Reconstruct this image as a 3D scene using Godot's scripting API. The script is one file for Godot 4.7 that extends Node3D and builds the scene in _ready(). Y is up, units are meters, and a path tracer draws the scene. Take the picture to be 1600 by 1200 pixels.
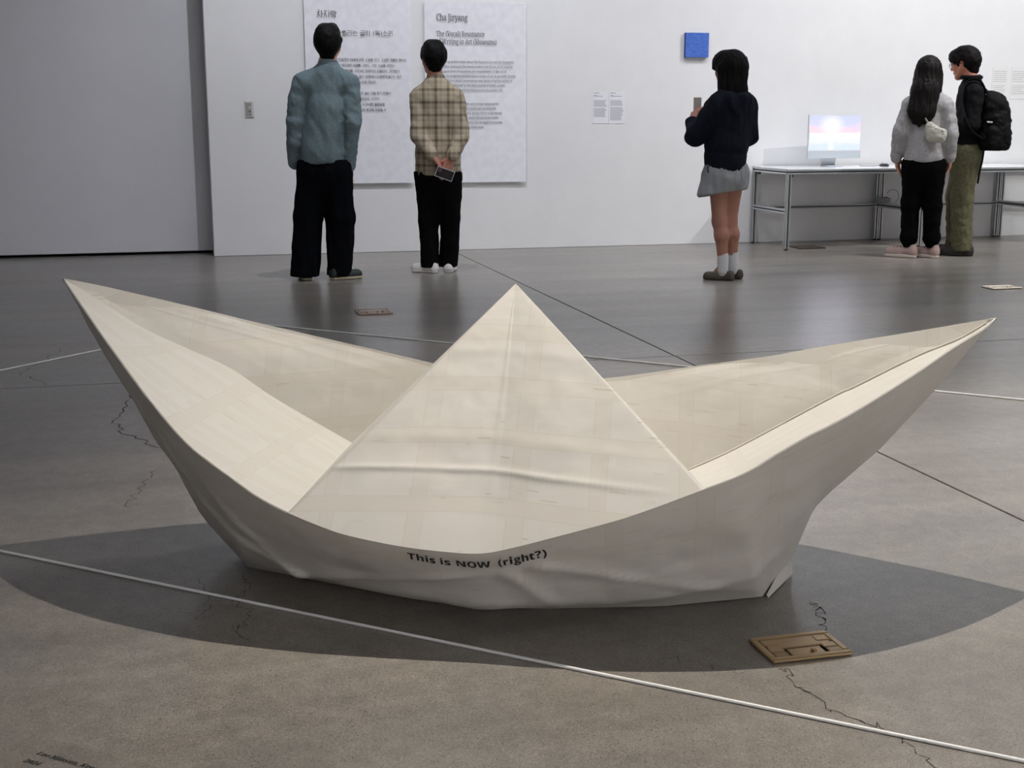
extends Node3D
# A gallery hall with a huge folded paper boat on a polished concrete floor and five visitors at the far white wall.
# World axes: x runs along the far wall, -z towards it, y up, metres; the camera stands at the origin.

const BACK := -11.26          # face of the far partition wall
const CEIL := 6.0
var made := {}
var noise := FastNoiseLite.new()
var rng := RandomNumberGenerator.new()

# ------------------------------------------------------------------ mesh buffer
class Buf:
	var v := PackedVector3Array()
	var n := PackedVector3Array()
	var uv := PackedVector2Array()
	var idx := PackedInt32Array()
	func tri(a: int, b: int, c: int) -> void:      # counter-clockwise seen from outside
		idx.push_back(a); idx.push_back(c); idx.push_back(b)
	func face(pts: Array, uvs := []) -> void:      # flat convex polygon
		var nn: Vector3 = (pts[1] - pts[0]).cross(pts[2] - pts[0])
		if nn.length_squared() < 1e-16 and pts.size() > 3: nn = (pts[2] - pts[0]).cross(pts[3] - pts[0])
		nn = nn.normalized()
		var s := v.size()
		for i in pts.size():
			v.push_back(pts[i]); n.push_back(nn)
			uv.push_back(uvs[i] if uvs.size() else Vector2(pts[i].x, pts[i].y))
		for i in range(1, pts.size() - 1): tri(s, s + i, s + i + 1)
	func box(c: Vector3, size: Vector3, bev := 0.003, b := Basis.IDENTITY) -> void:
		var h := size * 0.5
		var e: float = minf(bev, minf(h.x, minf(h.y, h.z)) * 0.9)
		var P := func(sx, sy, sz, ax):             # corner point lying on the face across axis ax
			var q := Vector3(sx * (h.x - (0.0 if ax == 0 else e)), sy * (h.y - (0.0 if ax == 1 else e)), sz * (h.z - (0.0 if ax == 2 else e)))
			return c + b * q
		for s in [1, -1]:
			var fs := [[P.call(s, -1, -1, 0), P.call(s, 1, -1, 0), P.call(s, 1, 1, 0), P.call(s, -1, 1, 0)],
				[P.call(-1, s, -1, 1), P.call(-1, s, 1, 1), P.call(1, s, 1, 1), P.call(1, s, -1, 1)],
				[P.call(-1, -1, s, 2), P.call(1, -1, s, 2), P.call(1, 1, s, 2), P.call(-1, 1, s, 2)]]
			for q in fs:
				if s < 0: q.reverse()
				face(q)
		if e <= 0.0001: return
		for s in [1, -1]:
			for t in [1, -1]:
				var es := [[P.call(s, t, -1, 0), P.call(s, t, -1, 1), P.call(s, t, 1, 1), P.call(s, t, 1, 0)],
					[P.call(s, -1, t, 2), P.call(s, -1, t, 0), P.call(s, 1, t, 0), P.call(s, 1, t, 2)],
					[P.call(-1, s, t, 1), P.call(-1, s, t, 2), P.call(1, s, t, 2), P.call(1, s, t, 1)]]
				for q in es: out_face(q, c)
				for u in [1, -1]: out_face([P.call(s, t, u, 0), P.call(s, t, u, 1), P.call(s, t, u, 2)], c)
	func out_face(q: Array, c: Vector3) -> void:   # turns the polygon to face away from c
		if (q[1] - q[0]).cross(q[2] - q[0]).dot(q[0] - c) < 0: q.reverse()
		face(q)
	func tube(pts: Array, r: float, sides := 8, closed := false, r_end := -1.0) -> void:
		var s0 := v.size()
		var m := pts.size()
		var side := Vector3.ZERO
		for i in m:
			var a: Vector3 = pts[(i - 1 + m) % m] if closed else pts[maxi(i - 1, 0)]
			var z: Vector3 = pts[(i + 1) % m] if closed else pts[mini(i + 1, m - 1)]
			var t := (z - a).normalized()
			if side == Vector3.ZERO: side = t.cross(Vector3.UP if absf(t.y) < 0.9 else Vector3.RIGHT).normalized()
			side = (side - t * side.dot(t)).normalized()
			var up := side.cross(t)
			var rr := r if r_end < 0 else lerpf(r, r_end, float(i) / (m - 1))
			for k in sides:
				var w := TAU * k / sides
				var d := side * cos(w) + up * sin(w)
				v.push_back(pts[i] + d * rr); n.push_back(d); uv.push_back(Vector2(float(k) / sides, i))
		for i in (m if closed else m - 1):
			for k in sides:
				var a := s0 + i * sides + k
				var b := s0 + i * sides + (k + 1) % sides
				var c := s0 + ((i + 1) % m) * sides + k
				var d := s0 + ((i + 1) % m) * sides + (k + 1) % sides
				tri(a, d, b); tri(a, c, d)
		if not closed:
			for e in [0, m - 1]:
				var q := []
				for k in sides: q.push_back(v[s0 + e * sides + k])
				if e > 0: q.reverse()
				face(q)
	func lathe(prof: Array, sides := 24, at := Vector3.ZERO, b := Basis.IDENTITY) -> void:   # profile of (radius, height), from the bottom up, flat rings
		for i in prof.size() - 1:
			for k in sides:
				var q := []
				for e in [[i, k], [i, k + 1], [i + 1, k + 1], [i + 1, k]]:
					var w: float = TAU * e[1] / sides
					q.push_back(at + b * Vector3(cos(w) * prof[e[0]].x, prof[e[0]].y, -sin(w) * prof[e[0]].x))
				if prof[i].x < 1e-5: q.remove_at(1)
				elif prof[i + 1].x < 1e-5: q.remove_at(3)
				face(q)
	func prism(poly: Array, y0: float, y1: float, bev := 0.0) -> void:   # counter-clockwise (x, -z) outline seen from above, extruded in y
		var m := poly.size()
		var c := Vector2.ZERO
		for p in poly: c += p / m
		var at := func(i, y, ins): 
			var p: Vector2 = poly[i % m]
			var d = (c - p).normalized() * ins
			return Vector3(p.x + d.x, y, -(p.y + d.y))
		for i in m:
			face([at.call(i, y0, 0), at.call(i + 1, y0, 0), at.call(i + 1, y1 - bev, 0), at.call(i, y1 - bev, 0)])
			if bev > 0: face([at.call(i, y1 - bev, 0), at.call(i + 1, y1 - bev, 0), at.call(i + 1, y1, bev), at.call(i, y1, bev)])
			face([at.call(i, y1, bev), at.call(i + 1, y1, bev), Vector3(c.x, y1, -c.y)])
			face([at.call(i + 1, y0, 0), at.call(i, y0, 0), Vector3(c.x, y0, -c.y)])
	func sheet(rows: Array, thick: float, uvs: Callable) -> void:        # grid of points, smooth, with a back face and closed edges
		var R := rows.size()
		var C: int = rows[0].size()
		var nn := []
		for r in R:
			var line := PackedVector3Array()
			for c in C:
				var du: Vector3 = rows[r][mini(c + 1, C - 1)] - rows[r][maxi(c - 1, 0)]
				var dv: Vector3 = rows[mini(r + 1, R - 1)][c] - rows[maxi(r - 1, 0)][c]
				var q := du.cross(dv)
				if q.length() < 1e-9:
					dv = rows[mini(r + 2, R - 1)][c] - rows[maxi(r - 2, 0)][c]
					du = rows[mini(r + 1, R - 1)][mini(c + 1, C - 1)] - rows[mini(r + 1, R - 1)][maxi(c - 1, 0)]
					q = du.cross(dv)
				line.push_back(q.normalized() if q.length() > 1e-12 else Vector3.UP)
			nn.push_back(line)
		for s in [1, -1]:
			var s0 := v.size()
			for r in R:
				for c in C:
					var p: Vector3 = rows[r][c]
					v.push_back(p - (nn[r][c] * thick if s < 0 else Vector3.ZERO)); n.push_back(nn[r][c] * s); uv.push_back(uvs.call(p))
			for r in R - 1:
				for c in C - 1:
					var a := s0 + r * C + c
					if s > 0: tri(a, a + 1, a + C + 1); tri(a, a + C + 1, a + C)
					else: tri(a, a + C + 1, a + 1); tri(a, a + C, a + C + 1)
		var loop := []
		for c in C: loop.push_back([0, c])
		for r in range(1, R): loop.push_back([r, C - 1])
		for c in range(C - 2, -1, -1): loop.push_back([R - 1, c])
		for r in range(R - 2, 0, -1): loop.push_back([r, 0])
		for i in loop.size():
			var a = loop[i]
			var b = loop[(i + 1) % loop.size()]
			var p: Vector3 = rows[a[0]][a[1]]
			var q: Vector3 = rows[b[0]][b[1]]
			if p.distance_to(q) < 1e-6: continue
			var t := uvs.call(p) as Vector2
			face([p, p - nn[a[0]][a[1]] * thick, q - nn[b[0]][b[1]] * thick, q], [t, t, t, t])
	func add(m: Mesh, xf := Transform3D.IDENTITY, warp = null) -> void:    # joins another mesh
		for k in m.get_surface_count():
			var a := m.surface_get_arrays(k)
			var s := v.size()
			var p: PackedVector3Array = a[Mesh.ARRAY_VERTEX]
			var nr: PackedVector3Array = a[Mesh.ARRAY_NORMAL]
			for i in p.size():
				v.push_back(warp.call(p[i]) if warp != null else xf * p[i]); n.push_back((xf.basis * nr[i]).normalized()); uv.push_back(Vector2.ZERO)
			if a[Mesh.ARRAY_INDEX]:
				for i in a[Mesh.ARRAY_INDEX]: idx.push_back(s + i)
			else:
				for i in p.size(): idx.push_back(s + i)
	func mesh() -> ArrayMesh:
		var a := []
		a.resize(Mesh.ARRAY_MAX)
		a[Mesh.ARRAY_VERTEX] = v; a[Mesh.ARRAY_NORMAL] = n; a[Mesh.ARRAY_TEX_UV] = uv; a[Mesh.ARRAY_INDEX] = idx
		var m := ArrayMesh.new()
		m.add_surface_from_arrays(Mesh.PRIMITIVE_TRIANGLES, a)
		return m

# ------------------------------------------------------------------ distance field meshed as surface nets (bodies, clothes, hair)
class Field:
	var lo: Vector3
	var cell: float
	var nx: int
	var ny: int
	var nz: int
	var f := PackedFloat32Array()
	func _init(a: Vector3, b: Vector3, c: float) -> void:
		lo = a; cell = c
		nx = int((b.x - a.x) / c) + 2; ny = int((b.y - a.y) / c) + 2; nz = int((b.z - a.z) / c) + 2
		f.resize(nx * ny * nz); f.fill(9.0)
	# tapered capsule a-b; m > 1 flattens it along axis ax; k is the width of the blend; carve cuts it out instead
	func cone(a: Vector3, b: Vector3, ra: float, rb: float, k := 0.02, ax := Vector3.ZERO, m := 1.0, carve := false) -> void:
		var r := maxf(ra, rb) + k + 3.0 * cell
		var i0 := clampi(int((minf(a.x, b.x) - r - lo.x) / cell), 0, nx - 1)
		var i1 := clampi(int((maxf(a.x, b.x) + r - lo.x) / cell) + 1, 0, nx)
		var j0 := clampi(int((minf(a.y, b.y) - r - lo.y) / cell), 0, ny - 1)
		var j1 := clampi(int((maxf(a.y, b.y) + r - lo.y) / cell) + 1, 0, ny)
		var k0 := clampi(int((minf(a.z, b.z) - r - lo.z) / cell), 0, nz - 1)
		var k1 := clampi(int((maxf(a.z, b.z) + r - lo.z) / cell) + 1, 0, nz)
		var ab := b - a
		var inv := 1.0 / maxf(ab.length_squared(), 1e-9)
		var flat := m != 1.0
		ax = ax.normalized()
		var dr := rb - ra
		for kk in range(k0, k1):
			for jj in range(j0, j1):
				var at := (kk * ny + jj) * nx + i0
				var p := Vector3(lo.x + i0 * cell, lo.y + jj * cell, lo.z + kk * cell) - a
				for ii in range(i0, i1):
					var t := clampf(p.dot(ab) * inv, 0.0, 1.0)
					var q := p - ab * t
					if flat: q += ax * (q.dot(ax) * (m - 1.0))
					var d := q.length() - ra - dr * t
					var old := f[at]
					if carve:
						var h := maxf(k - absf(-d - old), 0.0)
						f[at] = maxf(old, -d) + h * h * 0.25 / k
					elif d < old + k:
						var h := maxf(k - absf(d - old), 0.0)
						f[at] = minf(old, d) - h * h * 0.25 / k
					at += 1
					p.x += cell
	func cut(p: Vector3, n: Vector3) -> void:      # removes what lies beyond the plane, on the side n points to
		n = n.normalized()
		for kk in nz:
			for jj in ny:
				var at := (kk * ny + jj) * nx
				var d := (Vector3(lo.x, lo.y + jj * cell, lo.z + kk * cell) - p).dot(n)
				var st := n.x * cell
				for ii in nx:
					if f[at] < d: f[at] = d
					at += 1
					d += st
	func into(b: Buf, push = null) -> void: # push(p, n) -> metres outwards
		var id := PackedInt32Array()
		id.resize(f.size()); id.fill(-1)
		var v := PackedVector3Array()
		var tr := PackedInt32Array()
		var sy := nx
		var sz := nx * ny
		var lim := 2.0 * cell
		var off := [0, 1, sy, sy + 1, sz, sz + 1, sz + sy, sz + sy + 1]
		var ed := [[0, 1], [2, 3], [4, 5], [6, 7], [0, 2], [1, 3], [4, 6], [5, 7], [0, 4], [1, 5], [2, 6], [3, 7]]
		for kk in nz - 1:
			for jj in ny - 1:
				var at := (kk * ny + jj) * nx - 1
				for ii in nx - 1:
					at += 1
					var f0 := f[at]
					if f0 > lim or f0 < -lim: continue
					var neg := 0
					for o in off:
						if f[at + o] < 0.0: neg += 1
					if neg == 0 or neg == 8: continue
					var sum := Vector3.ZERO
					var cnt := 0
					for e in ed:
						var a := f[at + off[e[0]]]
						var c := f[at + off[e[1]]]
						if (a < 0.0) != (c < 0.0):
							var t := a / (a - c)
							var p0 := Vector3(e[0] & 1, (e[0] >> 1) & 1, e[0] >> 2)
							var p1 := Vector3(e[1] & 1, (e[1] >> 1) & 1, e[1] >> 2)
							sum += p0.lerp(p1, t); cnt += 1
					id[at] = v.size()
					v.push_back(lo + (Vector3(ii, jj, kk) + sum / cnt) * cell)
		for kk in range(1, nz - 1):
			for jj in range(1, ny - 1):
				var at := (kk * ny + jj) * nx
				for ii in range(1, nx - 1):
					at += 1
					var a := f[at]
					if a > lim or a < -lim: continue
					for d in 3:
						var st: int = [1, sy, sz][d]
						var c := f[at + st]
						if (a < 0.0) == (c < 0.0): continue
						var u: int = [sy, sz, 1][d]
						var w: int = [sz, 1, sy][d]
						var q := [id[at - u - w], id[at - w], id[at], id[at - u]]
						if q[0] < 0 or q[1] < 0 or q[2] < 0 or q[3] < 0: continue
						if a >= 0.0: q.reverse()
						tr.append_array([q[0], q[1], q[2], q[0], q[2], q[3]])
		var n := Field.normals(v, tr)
		if push != null:
			for i in v.size(): v[i] += n[i] * push.call(v[i], n[i]) * clampf(2.2 - 2.4 * absf(n[i].y), 0.15, 1.0)
			n = Field.normals(v, tr)
		var s := b.v.size()
		b.v.append_array(v); b.n.append_array(n)
		for p in v: b.uv.push_back(Vector2(p.x, p.y))
		for i in range(0, tr.size(), 3): b.tri(s + tr[i], s + tr[i + 1], s + tr[i + 2])
	static func normals(v: PackedVector3Array, tr: PackedInt32Array) -> PackedVector3Array:
		var n := PackedVector3Array()
		n.resize(v.size())
		for i in range(0, tr.size(), 3):
			var q := (v[tr[i + 1]] - v[tr[i]]).cross(v[tr[i + 2]] - v[tr[i]])
			n[tr[i]] += q; n[tr[i + 1]] += q; n[tr[i + 2]] += q
		for i in n.size(): n[i] = n[i].normalized()
		return n

# ------------------------------------------------------------------ naming and materials
func numbered(called: String) -> String:
	var k: int = made.get(called, 0)
	made[called] = k + 1
	return called if k == 0 else "%s_%03d" % [called, k]

func thing(called: String, label: String, category: String, at := Vector3.ZERO, turn := 0.0, group := "") -> Node3D:
	var o := Node3D.new()
	o.name = numbered(called)
	add_child(o, true)
	o.position = at
	o.rotation_degrees.y = turn
	return tag(o, label, category, group)

func tag(o: Node3D, label: String, category: String, group := "") -> Node3D:
	o.set_meta("label", label)
	o.set_meta("category", category)
	if group: o.set_meta("group", group)
	return o

func put(called: String, what, m: Material, parent: Node3D = self, label := "") -> MeshInstance3D:
	var o := MeshInstance3D.new()
	o.name = numbered(called) if parent == self else called
	o.mesh = what.mesh() if what is Buf else what
	o.material_override = m
	parent.add_child(o, true)
	if label: o.set_meta("label", label)
	return o

func struct(called: String, what, m: Material, label: String) -> MeshInstance3D:
	var o := put(called, what, m)
	o.set_meta("kind", "structure")
	o.set_meta("label", label)
	o.set_meta("category", called.get_slice("_", 0))
	return o

func mat(c: Color, rough := 0.8, metal := 0.0, spec := 0.5) -> StandardMaterial3D:
	var m := StandardMaterial3D.new()
	m.albedo_color = c
	m.roughness = rough
	m.metallic = metal
	m.metallic_specular = spec
	return m

func glow(c: Color, e: float) -> StandardMaterial3D:
	var m := mat(Color(0.1, 0.1, 0.1))
	m.emission_enabled = true
	m.emission = c
	m.emission_energy_multiplier = e
	return m

func nz(p: Vector3) -> float:
	return noise.get_noise_3dv(p)

func img_tex(im: Image) -> ImageTexture:
	return ImageTexture.create_from_image(im)

func cloth_tex(freq: float, lo: float, seed_: int) -> NoiseTexture2D:      # uneven dye and lint
	var t := NoiseTexture2D.new()
	var s := FastNoiseLite.new()
	s.seed = seed_
	s.frequency = freq
	s.fractal_octaves = 4
	t.noise = s
	t.width = 256; t.height = 256; t.seamless = true
	var g := Gradient.new()
	g.colors = PackedColorArray([Color(lo, lo, lo), Color(1, 1, 1)])
	t.color_ramp = g
	return t

func fabric(c: Color, rough := 0.9, lo := 0.8, freq := 0.03, scale := 4.0) -> StandardMaterial3D:
	var m := mat(c, rough, 0.0, 0.3)
	m.albedo_texture = cloth_tex(freq, lo, int(c.r * 999))
	m.uv1_triplanar = true
	m.uv1_scale = Vector3.ONE * scale
	return m

func box_of(c: Vector3, s: Vector3, bev := 0.003) -> Buf:
	var b := Buf.new()
	b.box(c, s, bev)
	return b

func bend(pts: Array, t: float) -> Vector3:                                # Catmull-Rom through pts, t in 0..1
	var x := clampf(t, 0, 1) * (pts.size() - 1)
	var i := mini(int(x), pts.size() - 2)
	return (pts[i] as Vector3).cubic_interpolate(pts[i + 1], pts[maxi(i - 1, 0)], pts[mini(i + 2, pts.size() - 1)], x - i)

func at_key(keys: Array, pts: Array, t: float) -> Vector3:                 # points at given parameter values, straight between
	for i in keys.size() - 1:
		if t <= keys[i + 1]: return (pts[i] as Vector3).lerp(pts[i + 1], clampf((t - keys[i]) / (keys[i + 1] - keys[i]), 0, 1))
	return pts[-1]

# ------------------------------------------------------------------ scene
func _ready() -> void:
	noise.seed = 7
	noise.frequency = 1.0
	noise.fractal_octaves = 3
	rng.seed = 11
	var cam := Camera3D.new()
	cam.name = "camera"
	cam.position = Vector3(0, 1.17, 0)
	cam.rotation_degrees = Vector3(-11.63, -14.6, 0)
	cam.fov = 32.63
	cam.near = 0.05
	cam.far = 100.0
	add_child(cam)
	cam.current = true
	var env := Environment.new()
	env.background_mode = Environment.BG_COLOR
	env.background_color = Color(0.02, 0.02, 0.022)
	env.ambient_light_source = Environment.AMBIENT_SOURCE_DISABLED
	env.tonemap_mode = Environment.TONE_MAPPER_LINEAR
	env.tonemap_exposure = 1.0
	env.sdfgi_enabled = true
	env.ssao_enabled = true
	env.ssil_enabled = true
	var we := WorldEnvironment.new()
	we.name = "world_environment"
	we.environment = env
	add_child(we)
	# warm spotlight high above the boat: the hard shadow on the floor
	track_light(Vector3(1.443, 5.3, -3.634), Vector3(2.05, 0, -3.0), 36.0, 1.0, 28.5, Color(1.0, 0.966, 0.915), 0.02, "warm white ceiling spotlight aimed down at the paper boat")
	# cooler spotlights washing the far wall, brighter to the right
	track_light(Vector3(1.6, 5.3, -8.4), Vector3(1.9, 1.2, BACK), 46.0, 1.0, 10.5, Color(0.955, 0.965, 1.0), 0.05, "cool white ceiling spotlight aimed at the two tall text banners")
	track_light(Vector3(4.2, 5.3, -8.6), Vector3(4.2, 1.0, BACK), 44.0, 1.0, 5.0, Color(0.97, 0.975, 1.0), 0.05, "cool white ceiling spotlight aimed at the wall by the blue painting")
	track_light(Vector3(6.4, 5.3, -9.0), Vector3(6.6, 0.6, BACK), 42.0, 1.0, 7.0, Color(0.98, 0.98, 1.0), 0.04, "ceiling spotlight aimed at the desks under the far wall")
	track_light(Vector3(9.1, 5.3, -6.6), Vector3(7.6, 0.9, BACK), 42.0, 1.0, 16.0, Color(1.0, 0.985, 0.965), 0.04, "ceiling spotlight near the right wall aimed at the white computer")
	# spotlights washing the wall behind the viewpoint: its reflected light fills the near sides of things
	track_light(Vector3(-2.5, 5.3, 3.2), Vector3(-2.5, 0.5, 6.0), 46.0, 1.0, 12.0, Color(1.0, 0.985, 0.96), 0.05, "ceiling spotlight washing the wall behind the viewpoint, left one")
	track_light(Vector3(2.0, 5.3, 3.2), Vector3(2.0, 0.4, 6.0), 46.0, 1.0, 120.0, Color(1.0, 0.985, 0.96), 0.05, "ceiling spotlight washing the wall behind the viewpoint, middle one")
	track_light(Vector3(6.5, 5.3, 3.2), Vector3(6.5, 0.4, 6.0), 46.0, 1.0, 140.0, Color(1.0, 0.985, 0.96), 0.05, "ceiling spotlight washing the wall behind the viewpoint, right one")
	# long soft ceiling panels: the even light of the hall
	panel_light(Vector3(-3.5, 5.9, -6.0), Vector2(0.6, 5.0), 3.4, "left soft white ceiling light panel over the grey recess")
	panel_light(Vector3(4.0, 5.9, -6.0), Vector2(3.0, 0.6), 6.0, "soft white ceiling light panel above the standing visitors")
	panel_light(Vector3(8.6, 5.9, -7.8), Vector2(3.0, 0.6), 13.0, "soft white ceiling light panel at the right, above the desks")
	build_shell()
	build_floor()
	build_boat()
	build_string()
	build_banners()
	build_wall_things()
	build_desks()
	build_outlets()
	build_people()

func aim(o: Node3D, at: Vector3, to: Vector3) -> void:
	var d := (to - at).normalized()
	o.transform = Transform3D(Basis.looking_at(d, Vector3.UP if absf(d.y) < 0.99 else Vector3.BACK), at)

func track_light(at: Vector3, to: Vector3, angle: float, blend: float, energy: float, c: Color, size: float, label: String) -> void:
	var t := thing("track_spotlight", label, "spotlight", Vector3.ZERO, 0.0, "ceiling track spotlights")
	var head := Node3D.new()
	head.name = "lamp_head"
	t.add_child(head, true)
	aim(head, at, to)
	var white := mat(Color(0.85, 0.85, 0.85), 0.5)
	var can := Buf.new()
	var turn := Basis(Vector3.RIGHT, PI / 2)       # the lathe's y axis onto the head's +z (backwards)
	can.lathe([Vector2(0.0, 0.19), Vector2(0.05, 0.18), Vector2(0.055, 0.16), Vector2(0.055, -0.03), Vector2(0.05, -0.03), Vector2(0.05, 0.01), Vector2(0.0, 0.01)].map(func(p): return Vector2(p.x, p.y)), 20, Vector3.ZERO, turn)
	put("housing", can, white, head)
	var lens := Buf.new()
	lens.lathe([Vector2(0.0, -0.004), Vector2(0.045, -0.004), Vector2(0.045, 0.004), Vector2(0.0, 0.004)], 20, Vector3.ZERO, turn)
	put("lamp_lens", lens, glow(c, 3.0), head)
	var stem := Buf.new()
	var up := at - (to - at).normalized() * 0.1
	stem.tube([up, Vector3(up.x, CEIL - 0.04, up.z)], 0.012)
	stem.box(Vector3(up.x, CEIL - 0.02, up.z), Vector3(0.3, 0.04, 0.04))
	put("stem", stem, white, t)
	var l := SpotLight3D.new()
	l.name = "spot_light"
	l.position = Vector3(0, 0, -0.05)
	l.spot_angle = angle
	l.spot_angle_attenuation = blend
	l.spot_range = 30.0
	l.spot_attenuation = 2.0
	l.light_energy = energy
	l.light_color = c
	l.light_size = size
	l.shadow_enabled = true
	head.add_child(l, true)

func panel_light(at: Vector3, size: Vector2, energy: float, label: String) -> void:
	var t := thing("ceiling_light_panel", label, "ceiling light", at, 0.0, "soft ceiling light panels")
	put("frame", box_of(Vector3(0, 0.03, 0), Vector3(size.x + 0.06, 0.06, size.y + 0.06)), mat(Color(0.85, 0.85, 0.85), 0.5), t)
	put("lamp_diffuser", box_of(Vector3(0, -0.005, 0), Vector3(size.x, 0.01, size.y), 0.0), glow(Color(0.95, 0.97, 1.0), 1.0), t)
	var l := AreaLight3D.new()
	l.name = "area_light"
	l.position = Vector3(0, -0.03, 0)
	l.rotation_degrees = Vector3(-90, 0, 0)
	l.area_size = size
	l.area_range = 30.0
	l.area_attenuation = 2.0
	l.light_energy = energy
	l.light_color = Color(0.95, 0.97, 1.0)
	l.shadow_enabled = true
	t.add_child(l, true)

# ------------------------------------------------------------------ hall
func build_shell() -> void:
	var wall := mat(Color(0.90, 0.90, 0.905), 0.75, 0.0, 0.3)
	var tex := cloth_tex(0.02, 0.985, 5)
	wall.albedo_texture = tex
	wall.uv1_triplanar = true
	wall.uv1_world_triplanar = true
	wall.uv1_scale = Vector3.ONE * 0.6
	var grey := mat(Color(0.80, 0.80, 0.82), 0.8, 0.0, 0.3)
	grey.albedo_texture = tex
	grey.uv1_triplanar = true
	grey.uv1_world_triplanar = true
	grey.uv1_scale = Vector3.ONE * 0.4
	struct("wall_back", box_of(Vector3(6.355, CEIL / 2, BACK - 0.1), Vector3(12.0, CEIL, 0.2), 0.004), wall, "white partition wall behind the visitors, carrying the banners")
	# sliding wall panels set back at the left, with a dark gap over the floor
	var rec := Buf.new()
	rec.box(Vector3(-3.7, CEIL / 2 + 0.012, BACK - 0.33), Vector3(9.0, CEIL - 0.024, 0.1), 0.004)
	struct("wall_recess", rec, grey, "grey recessed sliding wall at the left with a dark gap at the floor")
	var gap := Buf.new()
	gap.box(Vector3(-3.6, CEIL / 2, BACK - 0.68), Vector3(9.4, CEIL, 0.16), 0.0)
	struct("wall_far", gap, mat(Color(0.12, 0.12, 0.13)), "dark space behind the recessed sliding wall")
	struct("wall_left", box_of(Vector3(-8.1, CEIL / 2, -3.0), Vector3(0.2, CEIL, 18.0), 0.0), grey, "light grey side wall beyond the left edge")
	struct("wall_right", box_of(Vector3(12.1, CEIL / 2, -3.0), Vector3(0.2, CEIL, 18.0), 0.0), wall, "white side wall beyond the right edge")
	struct("wall_front", box_of(Vector3(2, CEIL / 2, 6.1), Vector3(20.4, CEIL, 0.2), 0.0), grey, "light grey wall behind the viewpoint")
	struct("ceiling", box_of(Vector3(2, CEIL + 0.1, -3.0), Vector3(20.4, 0.2, 18.4), 0.0), mat(Color(0.62, 0.62, 0.62), 0.9), "plain grey ceiling of the hall")

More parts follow.
